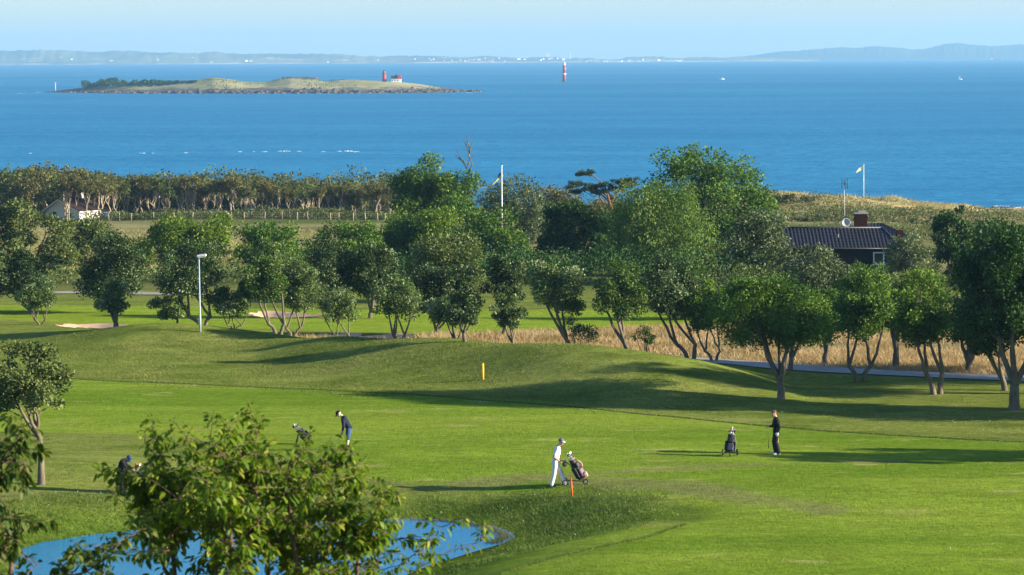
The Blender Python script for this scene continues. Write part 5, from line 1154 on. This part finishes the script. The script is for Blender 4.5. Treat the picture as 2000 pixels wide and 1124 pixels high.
# -- white house in front of the wood, with a blue grey shed
WPL = pm('white_render', (.74, .72, .66), (.66, .64, .58), 3, .9, .1); RB = pm('roof_brown', (.034, .019, .018), (.024, .014, .014), 3, .8, .2)
DW = 440.; gw = on_ground(155, DW); t = thing('white_house', 'white gabled cottage with dark brown roof at the edge of the wood', 'house', gw, R(-32))
Wd, Ln, eh, rh = 6.4, 6.2, at_depth(155, 414, DW).z - gw.z, at_depth(108, 391, DW + 2).z - gw.z
mb = MB(); mb.prism([(-Wd, 0, 0), (0, 0, 0), (0, 0, eh), (-Wd * .58, 0, rh), (-Wd, 0, eh)], (0, Ln, 0)); wl2 = mb.build('wall', WPL, t)
for a_, b_ in (((.35, eh - .12), (-Wd * .58, rh)), ((-Wd - .35, eh - .12), (-Wd * .58, rh))):
    mb = MB(); mb.prism([(a_[0], -.35, a_[1] + .06), (b_[0], -.35, b_[1] + .06), (b_[0], -.35, b_[1] + .24), (a_[0], -.35, a_[1] + .24)], (0, Ln + .7, 0)); rr_ = mb.build('roof', RB, t)
    mb = MB(); mb.prism([(a_[0], -.40, a_[1] - .12), (b_[0], -.40, b_[1] - .12), (b_[0], -.40, b_[1] + .14), (a_[0], -.40, a_[1] + .14)], (0, .045, 0)); mb.build('bargeboard', FRW, rr_)
mb = MB(); mb.box((.36, Ln / 2, eh - .05), (.03, Ln / 2 + .3, .1)); mb.build('fascia', FRW, t)
win(t, (-1.9, -.02, eh * .5), 1.0, .8); win(t, (-4.6, -.02, eh * .55), .9, .9)
mb = MB(); mb.box((.02, Ln - 1.0, eh * .5), (.03, .45, eh * .36)); mb.build('window', GLASS, t)
mb = MB(); mb.box((-Wd * .58, Ln * .75, rh + .3), (.35, .35, .7)); mb.build('chimney', pm('chimney_pale', (.4, .38, .35)), t)
gs = on_ground(205.5, 437); t = thing('shed', 'small pale blue grey shed beside the white cottage', 'shed', gs, R(4)); hs = at_depth(205, 412, 437).z - gs.z
mb = MB(); mb.box((0, .9, hs / 2), (.55, .9, hs / 2)); mb.build('wall', pm('shed_blue', (.42, .52, .64), (.36, .46, .58), 3, .8), t); mb = MB(); mb.box((0, .9, hs + .05), (.68, 1.05, .06), roty(.06)); mb.build('roof', RB, t); mb = MB(); mb.box((0, -.012, hs * .42), (.32, .015, hs * .40)); mb.build('door', pm('shed_door', (.36, .45, .56)), t)
# -- red tiled roof on the dune
gr_ = on_ground(1522, 486); gr_.z -= 1.2; t = thing('red_roofed_house', 'house on the dune showing only its red tiled roof and white gable edge', 'house', gr_)
zt = at_depth(1522, 375, 486).z - gr_.z; x1_ = (1541 - 1522) * S(486)
mb = MB(); mb.box((-1.8, 2.4, (zt - 1.1) / 2), (x1_ + 1.4, 2.2, (zt - 1.1) / 2)); mb.build('wall', WPL, t)
rt_ = tiled('roof', (-5.2, -.1, zt - 1.1), (x1_ + .1, -.1, zt - 1.1), (x1_ - .15, 2.4, zt), (-5.2, 2.4, zt), t, pm('roof_red', (.42, .14, .07), (.34, .11, .06), 4, .8, .2), 8, 24); tiled('roof', (x1_ + .1, 4.9, zt - 1.1), (-5.2, 4.9, zt - 1.1), (-5.2, 2.4, zt), (x1_ - .15, 2.4, zt), t, MATS['roof_red'], 8, 24)
mb = MB(); mb.tube([(x1_ + .12, -.15, zt - 1.06), (x1_ - .12, 2.4, zt + .05), (x1_ + .12, 4.95, zt - 1.06)], .07, 6); mb.build('bargeboard', FRW, t)
# -- post and wire fence below the wood
f0 = on_ground(205, 432); t = thing('wire_fence', 'post and wire fence between the hay field and the wood', 'fence', f0)
pb = MB(); pb.tube([(0, 0, -.2), (0, 0, 1.12)], [.075, .07], 7); pp = pb.build('post', B_PALE, t, True); rg = np.random.default_rng(8); tops = []
for i, px in enumerate([212, 233, 256, 300, 340, 376, 412, 452, 477, 517, 551, 580, 602, 646, 662, 690, 714, 738, 752, 780]):
    d_ = 432 + rg.uniform(-1, 1); gpt = on_ground(px, d_) - f0; q_ = pp if i == 0 else pp.copy()
    if i: COL.objects.link(q_); q_.parent = t
    q_.location = gpt; q_.rotation_euler = (rg.normal(0, .04), rg.normal(0, .05), 0); tops.append(np.array(list(gpt)))
for hh in (.45, .75, 1.02): mb = MB(); mb.tube([p_ + [0, 0, hh] for p_ in tops], .008, 4); mb.build('wire', pm('wire_grey', (.25, .25, .25), metal=.5), t)
gl = on_ground(453, 434); t = thing('fallen_trunk', 'bleached broken tree trunk leaning at the edge of the wood', 'log', gl)
wq = lambda px, py: np.array(list(at_depth(px, py, 434.) - gl)); mb = MB(); mb.tube([wq(459, 436), wq(450, 424), wq(443, 416), wq(439, 413)], [.26, .24, .19, .1], 8); mb.build('trunk', B_PALE, t, True); mb = MB(); mb.tube([wq(445, 418), wq(441, 420), wq(438, 424)], [.12, .08, .03], 6); mb.build('broken_limb', B_PALE, t, True)
# -- timber rack by the willow (leaning canes)
gk = on_ground(1412, 205); 
for i in range(0): pass

# ================================================================ OFFSHORE
def sea_d(px, py):
    r = ray(px, py); return (SEA - CAMZ) / r.z
# -- island
DI = sea_d(560, 182)
prof = [(92, 179.5), (110, 178), (135, 175), (170, 171), (230, 169), (300, 166), (350, 161), (385, 157), (420, 153), (450, 156), (480, 160), (520, 160), (545, 155), (570, 151.5), (608, 152), (640, 156), (690, 156.5), (740, 158.5), (780, 161), (820, 166), (860, 171), (900, 175.5), (930, 177.5), (948, 179)]
front = [(92, 180.6), (130, 181.5), (250, 183), (450, 183.5), (700, 182.8), (850, 181.6), (910, 180), (948, 179.6)]
pxs = np.linspace(92, 948, 260); nv = 26; V = []; RIDGE = .62
rg = np.random.default_rng(21)
top_y = np.interp(pxs, *zip(*prof)); fr_y = np.interp(pxs, *zip(*front))
for i, px in enumerate(pxs):
    d0 = sea_d(px, fr_y[i]); thick = 210 * math.sin(math.pi * np.clip((px - 80) / 880, 0, 1)) ** .7 + 12; dr = d0 + thick * RIDGE
    zr = max(at_depth(px, top_y[i], dr).z - SEA, .5)
    for j in range(nv):
        v = j / (nv - 1); d = d0 + thick * v
        sh_ = math.sin(math.pi / 2 * min(v / RIDGE, 1)) ** .8 if v <= RIDGE else math.cos(math.pi / 2 * (v - RIDGE) / (1 - RIDGE))
        x = (px - CX) / F * d
        z = SEA - .25 + (zr + .25) * sh_ * (1 + .35 * float(fbm(x, d, 38, 91, 3)) * (1 - v) ** .5 * min(1, v * 6))
        V.append((x, d, z))
b0 = (np.arange(len(pxs) - 1)[:, None] * nv + np.arange(nv - 1)[None]).ravel()
mt, n, p, o = newmat('island_ground')
geo = N(n, 'ShaderNodeNewGeometry').outputs['Position']; sx = N(n, 'ShaderNodeSeparateXYZ'); n.links.new(geo, sx.inputs[0])
n1 = noise(n, .02, 4, .6, geo, (.6, 1, 2)); n2 = noise(n, .10, 4, .7, geo, (.5, .5, 2.5)); n3 = noise(n, .35, 3, .7, geo)
col = mixc(n, ramp(n, n2, .38, .60), (.34, .30, .13), (.13, .16, .042)); col = mixc(n, ramp(n, n1, .44, .6), col, (.44, .38, .20))
col = mixc(n, ramp(n, n3, .54, .66), col, (.06, .075, .025))
east = N(n, 'ShaderNodeMapRange'); east.inputs[1].default_value = -330; east.inputs[2].default_value = -60; n.links.new(sx.outputs[0], east.inputs[0]); col = mixc(n, east.outputs[0], mixc(n, .5, col, (.14, .17, .045)), mixc(n, .4, col, (.42, .36, .20)))
hgt = N(n, 'ShaderNodeMath', operation='MULTIPLY_ADD'); n.links.new(n2, hgt.inputs[0]); hgt.inputs[1].default_value = -10; n.links.new(sx.outputs[2], hgt.inputs[2])
rock = ramp(n, hgt.outputs[0], SEA - .6, SEA - 2.2); col = mixc(n, rock, col, mixc(n, ramp(n, n3, .35, .6), (.15, .12, .10), (.06, .05, .045)))
n.links.new(col, p.inputs['Base Color']); p.inputs['Roughness'].default_value = .9; p.inputs['Specular IOR Level'].default_value = .1
isl = mesh_np('island', np.array(V), np.stack([b0, b0 + nv, b0 + nv + 1, b0 + 1], 1), mt, smooth=True); tag(isl, kind='structure')
IV = np.array(V).reshape(len(pxs), nv, 3)
def isl_at(px, v):
    i = int(np.argmin(abs(pxs - px))); return Vector(IV[i, int(round(v * (nv - 1)))])
# shore rocks
ROCK = pm('shore_rock', (.12, .10, .088), (.06, .05, .045), .4, .9, .1, bump=.4); mb = MB(); rg = np.random.default_rng(31)
for k in range(420):
    px = rg.uniform(120, 945); q_ = isl_at(px, abs(rg.normal(0, .03 if px < 780 else .09))); s_ = rg.uniform(.5, 1.9)
    mb.ball((q_.x + rg.normal(0, 2), q_.y + rg.normal(-1, 2), max(q_.z, SEA - .2)), (s_ * 1.6, s_ * 1.3, s_ * .8), 6, 4, rotz(rg.uniform(0, 6)) @ rotx(rg.normal(0, .3)))
tag(mb.build('shore_rocks', ROCK), 'grey brown rocks along the island shore', 'rocks', kind='stuff')
# thicket
Cc = []; rg = np.random.default_rng(33)
for k in range(6500):
    px = rg.uniform(166, 385); hmax = np.interp(px, [166, 172, 225, 236, 262, 300, 345, 385], [5.2, 6.2, 6.0, 3.2, 4.0, 3.0, 2.4, .5]) * (.45 + 1.0 * float(vnoise(px, 0, 7, 6) + .5)); q_ = isl_at(px, rg.uniform(.32, .62)); Cc.append((q_.x + rg.normal(0, 1), q_.y, q_.z + rg.random() ** .6 * hmax))
Cc = np.array(Cc); V, Q = leaf_quads(Cc, 1.5, rg, .7); tag(mesh_np('island_thicket', V, Q, L_DARK, attrs=dict(tone=np.repeat(rg.random(len(Cc)) * .6, 4))), 'dark thicket along the left half of the island', 'thicket', kind='stuff')
Cc = []
for k in range(2500):
    px = rg.uniform(400, 900); q_ = isl_at(px, rg.uniform(.08, .6)); 
    if fbm(np.array([q_.x]), np.array([q_.y]), 20, 77, 2)[0] > .12: Cc.append((q_.x, q_.y, q_.z + rg.random() * .8))
Cc = np.array(Cc); V, Q = leaf_quads(Cc, 1.3, rg, .7); tag(mesh_np('island_scrub', V, Q, L_OLIVE, attrs=dict(tone=np.repeat(rg.random(len(Cc)) * .7, 4))), 'low scrub scattered over the island', 'scrub', kind='stuff')
# lighthouse on the island
REDP = pm('red_paint', (.50, .055, .045), (.44, .05, .04), .6, .6, .3); WHP = pm('white_paint', (.80, .80, .78), rough=.6); DKR = pm('dark_roof', (.06, .055, .06)); LGL = pm('lantern_glass', (.35, .42, .45), rough=.1, spec=.6)
q_ = isl_at(754, .5); dl = q_.y; s = S(dl); t = thing('lighthouse', 'red lighthouse tower on the island beside a red house', 'lighthouse', q_); zt = at_depth(754, 136.5, dl).z - q_.z
mb = MB(); mb.tube([(0, 0, -.5), (0, 0, zt * .70)], [1.75, 1.30], 18); mb.build('tower', REDP, t, True)
mb = MB(); mb.tube([(0, 0, zt * .70), (0, 0, zt * .73)], [1.75, 1.75], 18); mb.tube([(1.6 * math.cos(a), 1.6 * math.sin(a), zt * .80) for a in np.linspace(0, 6.283, 19)], .06, 5, cap=False); mb.build('gallery', DKR, t)
mb = MB(); mb.tube([(0, 0, zt * .73), (0, 0, zt * .86)], [.95, .95], 14); mb.build('lantern', LGL, t, True)
mb = MB(); mb.tube([(0, 0, zt * .86), (0, 0, zt * .90), (0, 0, zt * .96), (0, 0, zt)], [1.15, 1.0, .4, .1], 14); mb.build('dome', DKR, t, True)
for zz in (.25, .5): mb = MB(); mb.box((0, -1.6 + zz * .55, zt * zz), (.22, .12, .35)); mb.build('window', GLASS, t)
# keeper's house
q_ = isl_at(775, .48); s = S(q_.y); t = thing('keepers_house', 'red keeper house with white lower wall beside the island lighthouse', 'house', q_); hh = at_depth(775, 146, q_.y).z - q_.z; w_ = 19 * s / 2
mb = MB(); mb.box((0, 2, hh * .2), (w_, 2.4, hh * .26)); mb.build('wall', WHP, t)
mb = MB(); mb.prism([(-w_ - .3, -.7, hh * .45), (w_ - 2.6, -.7, hh * .45), (w_ - 2.6, 2, hh * .82), (-w_ - .3, 2, hh * .82)], (0, .02, .2)); mb.prism([(-w_ - .3, 4.7, hh * .45), (-w_ - .3, 2, hh * .82), (w_ - 2.6, 2, hh * .82), (w_ - 2.6, 4.7, hh * .45)], (0, .02, .2)); mb.build('roof', DKR, t)
mb = MB(); mb.prism([(w_ - 2.7, -.4, hh * .42), (w_ + .2, -.4, hh * .42), (w_ + .2, -.4, hh * .85), (w_ - 1.25, -.4, hh), (w_ - 2.7, -.4, hh * .85)], (0, 4.6, 0)); mb.build('gable_wing', REDP, t)
for k in range(3): mb = MB(); mb.box((-w_ + 1.0 + k * 2.0, -.43, hh * .25), (.35, .04, .5)); mb.build('window', GLASS, t)
mb = MB(); mb.box((0, 2, hh * .9), (.35, .35, .7)); mb.build('chimney', BRICK, t)
q_ = isl_at(113, .4); t = thing('beacon_pole', 'thin pale pole at the left tip of the island', 'pole', q_); mb = MB(); zp = at_depth(113, 163, q_.y).z - q_.z; mb.tube([(0, 0, -.3), (0, 0, zp)], [.3, .2], 8); mb.build('pole', WHP, t, True); mb = MB(); mb.box((0, 0, zp + .1), (.45, .45, .35), None, .1); mb.build('topmark', WHP, t)
# ruin wall on the island's top
q_ = isl_at(590, .62); t = thing('stone_wall_ruin', 'low dark ruin on the summit of the island', 'ruin', q_); mb = MB()
for k in range(7): mb.box((-14 + k * 4.4, 0, .35 + .3 * (k % 3 == 1)), (1.9, .6, .8 + .35 * (k % 2)), rotz(.1 * k), .2)
mb.build('stones', ROCK, t)
# lighthouse standing in the sea
dS = sea_d(1103.5, 160); g = Vector(((1103.5 - CX) / F * dS, dS, SEA)); hS = at_depth(1103.5, 121.5, dS).z - SEA; s = S(dS)
t = thing('sea_lighthouse', 'red lighthouse with white bands standing alone in the open sea', 'lighthouse', g); r = 3.4 * s
mb = MB(); mb.tube([(0, 0, -1), (0, 0, hS * .08)], [r * 1.05, r * 1.0], 20); mb.build('base', pm('foundation_dark', (.10, .03, .03)), t, True)
mb = MB(); mb.tube([(0, 0, hS * .08), (0, 0, hS * .36)], [r * .95, r * .92], 20); mb.tube([(0, 0, hS * .42), (0, 0, hS * .84)], [r * .82, r * .72], 20); mb.build('tower', REDP, t, True)
mb = MB(); mb.tube([(0, 0, hS * .36), (0, 0, hS * .42)], [r * 1.18, r * 1.18], 20); mb.build('gallery', WHP, t, True)
mb = MB(); mb.tube([(0, 0, hS * .84), (0, 0, hS * .865), (0, 0, hS * .866), (0, 0, hS * .93)], [r * 1.05, r * 1.05, r * .7, r * .7], 18); mb.build('lantern', WHP, t); mb = MB(); mb.tube([(0, 0, hS * .93), (0, 0, hS * .97), (0, 0, hS)], [r * .8, r * .4, r * .08], 16); mb.build('dome', WHP, t, True)
for zz in (.25, .55, .7): mb = MB(); mb.box((r * .3, -r * .88, hS * zz), (.35, .25, .6)); mb.build('window', GLASS, t)
mb = MB(); mb.box((r * .95, 0, hS * .66), (.5, .5, 1.0)); mb.build('equipment_box', WHP, t)
# boats
def boat(label, px, py, L, kind):
    d = sea_d(px, py); t = thing('sail_boat' if kind == 's' else 'motor_boat', label, 'boat', ((px - CX) / F * d, d, SEA)); prof_ = [(-.5, .55), (-.3, .9), (.1, 1), (.35, .6), (.5, .02)]; B = L * .15; V = []
    for x, w_ in prof_:
        for y, z in ((-1, .22), (-.75, -.05), (0, -.1), (.75, -.05), (1, .22)): V.append((x * L, y * w_ * B, z * L * (.7 + .3 * (x + .5)) ))
    mb = MB(); mb.add(V, [(i * 5 + k, (i + 1) * 5 + k, (i + 1) * 5 + k + 1, i * 5 + k + 1) for i in range(4) for k in range(4)] + [tuple(i * 5 for i in range(5)) + tuple(i * 5 + 4 for i in range(4, -1, -1)), (0, 1, 2, 3, 4)]); mb.build('hull', WHP, t)
    if kind == 's':
        mb = MB(); mb.tube([(0, 0, 0), (0, 0, L * 1.25)], .06, 6); mb.build('mast', WHP, t); mb = MB(); mb.prism([(-.05, 0, L * .3), (-.05, 0, L * 1.2), (-L * .4, .1, L * .3)], (0, .03, 0)); mb.build('sail', WHP, t)
    else:
        mb = MB(); mb.box((.02 * L, 0, L * .26), (L * .16, B * .55, L * .09), None, .12); mb.build('cabin', WHP, t); mb = MB(); mb.box((.02 * L, 0, L * .29), (L * .165, B * .56, L * .025)); mb.build('window', GLASS, t)
boat('white motor boat far out right of the sea lighthouse', 1411, 156, 5.6, 'm'); boat('tiny white sailing boat far out near the right edge', 1875, 156, 4.4, 's')
dB = sea_d(1945, 119); t = thing('cargo_ship', 'faint grey ship on the horizon below the right hills', 'ship', ((1945 - CX) / F * dB, dB, SEA)); k = S(dB); mb = MB(); mb.prism([(-11 * k, 0, 0), (10 * k, 0, 0), (12 * k, 0, 2.2 * k), (-11 * k, 0, 1.8 * k)], (0, 14, 0)); mb.build('hull', pm('ship_grey', (.15, .16, .2)), t); mb = MB(); mb.box((-8 * k, 7, 3 * k), (1.6 * k, 5, 1.8 * k)); mb.build('bridge', WHP, t)
for c in (-3, 1.5, 6): mb = MB(); mb.box((c * k, 7, 2.4 * k), (1.6 * k, 5, .8 * k)); mb.build('cargo', MATS['ship_grey'], t)
# surf
FOAM = pm('foam_white', (.62, .66, .68), (.45, .52, .56), .3, .9); mb = MB(); rg = np.random.default_rng(44)
def foam(px, py, wpx, hpx):
    d = sea_d(px, py); s = S(d); x = (px - CX) / F * d; n = max(5, int(wpx / 2)); V = []
    for i in range(n):
        e = i / (n - 1); a = math.sin(math.pi * e) ** .6 * rg.uniform(.02, 1.3); xx = x + (e - .5) * wpx * s; yy = d + rg.normal(0, .5) + 3 * float(vnoise(xx, d, 9, 3)); V += [(xx, yy - .3 - 2.5 * a, SEA + .02), (xx, yy, SEA + .05 + a * hpx * .42 * s), (xx, yy + .3 + 2 * a, SEA + .02)]
    mb.add(V, [(3 * i + k, 3 * i + 3 + k, 3 * i + 4 + k, 3 * i + 1 + k) for i in range(n - 1) for k in range(2)])
for a in [(278, 300, 14, 1.6), (300, 300, 6, 1), (365, 299, 10, 1.2), (470, 297, 8, .9), (497, 297, 5, 1), (517, 297, 12, 1.4), (556, 296, 26, 2.4), (585, 296.5, 9, 1.4), (634, 296.5, 10, 1.4), (665, 296, 10, 1), (682, 296, 18, 3.2), (697, 297, 14, 1.0), (60, 300, 4, .7),
          (1955, 403, 34, 1.6), (1990, 405, 26, 1.2), (1975, 413, 60, 1.0), (1930, 411, 30, .8), (1822, 401, 8, .8), (2030, 418, 50, 1), (1870, 406, 10, .6), (918, 181.5, 14, 1.2), (938, 180, 8, 1), (45, 183, 18, .6), (80, 181.6, 16, .6)]: foam(*a)
tag(mb.build('surf', FOAM), 'white broken water on the shoals and along the beach', 'surf', kind='stuff')
# -- far coast and hills
def coast(name, prof_, basey, D, mt, thick, seed):
    px = np.linspace(prof_[0][0], prof_[-1][0], 420); ty = np.interp(px, *zip(*prof_)); by = np.interp(px, *zip(*basey)); V = []; m_ = 14
    for i in range(len(px)):
        d0 = sea_d(px[i], by[i]) if D is None else D; zt = at_depth(px[i], ty[i], d0 + thick).z - SEA
        zt += 7 * float(fbm(px[i], 0, 60, seed, 5)) + 4 * float(fbm(px[i], 0, 6, seed + 9, 3))
        for j in range(m_):
            v = j / (m_ - 1); V.append(((px[i] - CX) / F * (d0 + thick * v), d0 + thick * v, SEA - 1 + (zt + 1) * (v ** .75) * (1 + .3 * float(fbm(px[i], j, 7, seed + 5, 2)) * (1 - v))))
        V.append(((px[i] - CX) / F * (d0 + thick * 1.25), d0 + thick * 1.25, SEA - 1))
    M_ = m_ + 1; b0 = (np.arange(len(px) - 1)[:, None] * M_ + np.arange(M_ - 1)[None]).ravel()
    return tag(mesh_np(name, np.array(V), np.stack([b0, b0 + M_, b0 + M_ + 1, b0 + 1], 1), mt, smooth=True), kind='structure'), np.array(V).reshape(len(px), M_, 3), px
mt, n, p, o = newmat('far_coast'); geo = N(n, 'ShaderNodeNewGeometry').outputs['Position']; sx = N(n, 'ShaderNodeSeparateXYZ'); n.links.new(geo, sx.inputs[0])
a1 = noise(n, .0035, 5, .65, geo, (.6, .25, 3)); a2 = noise(n, .012, 4, .6, geo, (.5, .3, 4)); col = mixc(n, ramp(n, a1, .42, .58), (.035, .06, .03), (.16, .17, .07)); col = mixc(n, ramp(n, a2, .56, .7), col, (.34, .30, .17))
shr = N(n, 'ShaderNodeMapRange'); shr.inputs[1].default_value = SEA + 7; shr.inputs[2].default_value = SEA + 2; n.links.new(sx.outputs[2], shr.inputs[0]); col = mixc(n, shr.outputs[0], col, mixc(n, ramp(n, a2, .4, .6), (.12, .12, .08), (.50, .43, .32)))
n.links.new(col, p.inputs['Base Color']); p.inputs['Roughness'].default_value = 1
cprof = [(-300, 100), (0, 99), (40, 98), (130, 98), (200, 101), (260, 100), (330, 103), (380, 104.5), (420, 102), (470, 105), (560, 107), (640, 107), (700, 109), (760, 109), (900, 111), (1000, 112), (1060, 112), (1100, 114), (1200, 114), (1230, 112), (1290, 112), (1400, 112.5), (1480, 113), (1600, 115)]
cbase = [(-300, 128), (0, 127), (500, 125.5), (1000, 123), (1300, 121.5), (1600, 120)]
_, CV, cpx = coast('far_coast', cprof, cbase, None, mt, 900, 95)
mh = pm('far_hills', (.05, .075, .045), (.075, .09, .05), .002, 1., 0)
hprof = [(1400, 114), (1440, 112), (1480, 109), (1520, 103), (1560, 99), (1620, 95), (1680, 92), (1710, 91.5), (1750, 93.5), (1790, 97), (1820, 93), (1845, 87), (1870, 85), (1900, 87), (1950, 90), (2000, 87), (2080, 90), (2300, 96)]
coast('far_hills', hprof, [(1400, 118.5), (1700, 117), (2000, 115.3), (2300, 114)], None, mh, 1600, 97)
# villages on the far shore
t0 = thing('far_house', 'tiny white house on the far hazy shore', 'house', (0, 0, 0), 0, 'houses along the far shore'); mb = MB(); mb.box((0, 0, 3), (6, 5, 4)); mb.build('wall', WHP, t0); mb = MB(); mb.prism([(-6.5, -5.6, 7), (6.5, -5.6, 7), (6.5, 0, 11), (-6.5, 0, 11)], (0, .1, .4)); mb.prism([(-6.5, 5.6, 7), (-6.5, 0, 11), (6.5, 0, 11), (6.5, 5.6, 7)], (0, .1, .4)); mb.build('roof', pm('far_roof', (.30, .20, .17)), t0)
rg = np.random.default_rng(52); spots = [310, 314, 222, 380, 418, 485, 492, 645, 700, 740, 812, 838, 842, 848, 868, 872, 885, 893, 900, 912, 917, 925, 930, 960, 972, 976, 1026, 1030, 1052, 1056, 1062, 1075, 1080, 1086] + list(rg.uniform(1130, 1335, 30)) + list(rg.uniform(840, 1100, 8)) + list(rg.uniform(0, 840, 2))
for i, px in enumerate(spots):
    k = int(np.argmin(abs(cpx - px))); j = int(rg.integers(1, 5 if px > 1100 else 9)); q_ = CV[k, j]; s_ = rg.uniform(.35, .9)
    if i == 0: t0.location = q_; t0.rotation_euler[2] = rg.uniform(-.6, .6); t0.scale = (.6, .6, .6)
    else: copy_thing(t0, q_, rg.uniform(-.6, .6), (s_ * rg.uniform(1, 1.8), s_, s_ * .9))
TW = pm('far_tower', (.7, .72, .74))
for px, py, nm in ((1068, 105, 'pale slender tower above the far shore, leftmost of three'), (1075, 106.5, 'pale slender tower above the far shore, middle of three'), (1117, 106, 'pale slender tower above the far shore, rightmost of three')):
    q_ = CV[int(np.argmin(abs(cpx - px))), 11]; t = thing('far_tower', nm, 'tower', q_, 0, 'towers on the far shore'); z = at_depth(px, py, q_[1]).z - q_[2]; mb = MB(); mb.tube([(0, 0, -3), (0, 0, z)], [2.6, 1.6], 10); mb.build('shaft', TW, t); mb = MB(); mb.tube([(0, 0, z), (0, 0, z + 4)], [2.4, 1.8], 10); mb.build('top', TW, t)

# ================================================================ AIR
mt = bpy.data.materials.new('haze_air'); mt.use_nodes = True; n = mt.node_tree; n.nodes.clear(); o = n.nodes.new('ShaderNodeOutputMaterial'); pv = n.nodes.new('ShaderNodeVolumePrincipled')
pv.inputs['Color'].default_value = (.32, .64, 1.0, 1); pv.inputs['Density'].default_value = 7.4e-5; pv.inputs['Anisotropy'].default_value = 0.1
n.links.new(pv.outputs[0], o.inputs['Volume'])
mb = MB(); mb.box((0, 10500, 80), (6200, 11200, 100)); hz_ = mb.build('haze', mt); tag(hz_, 'thin pale blue sea haze', 'haze', kind='stuff')
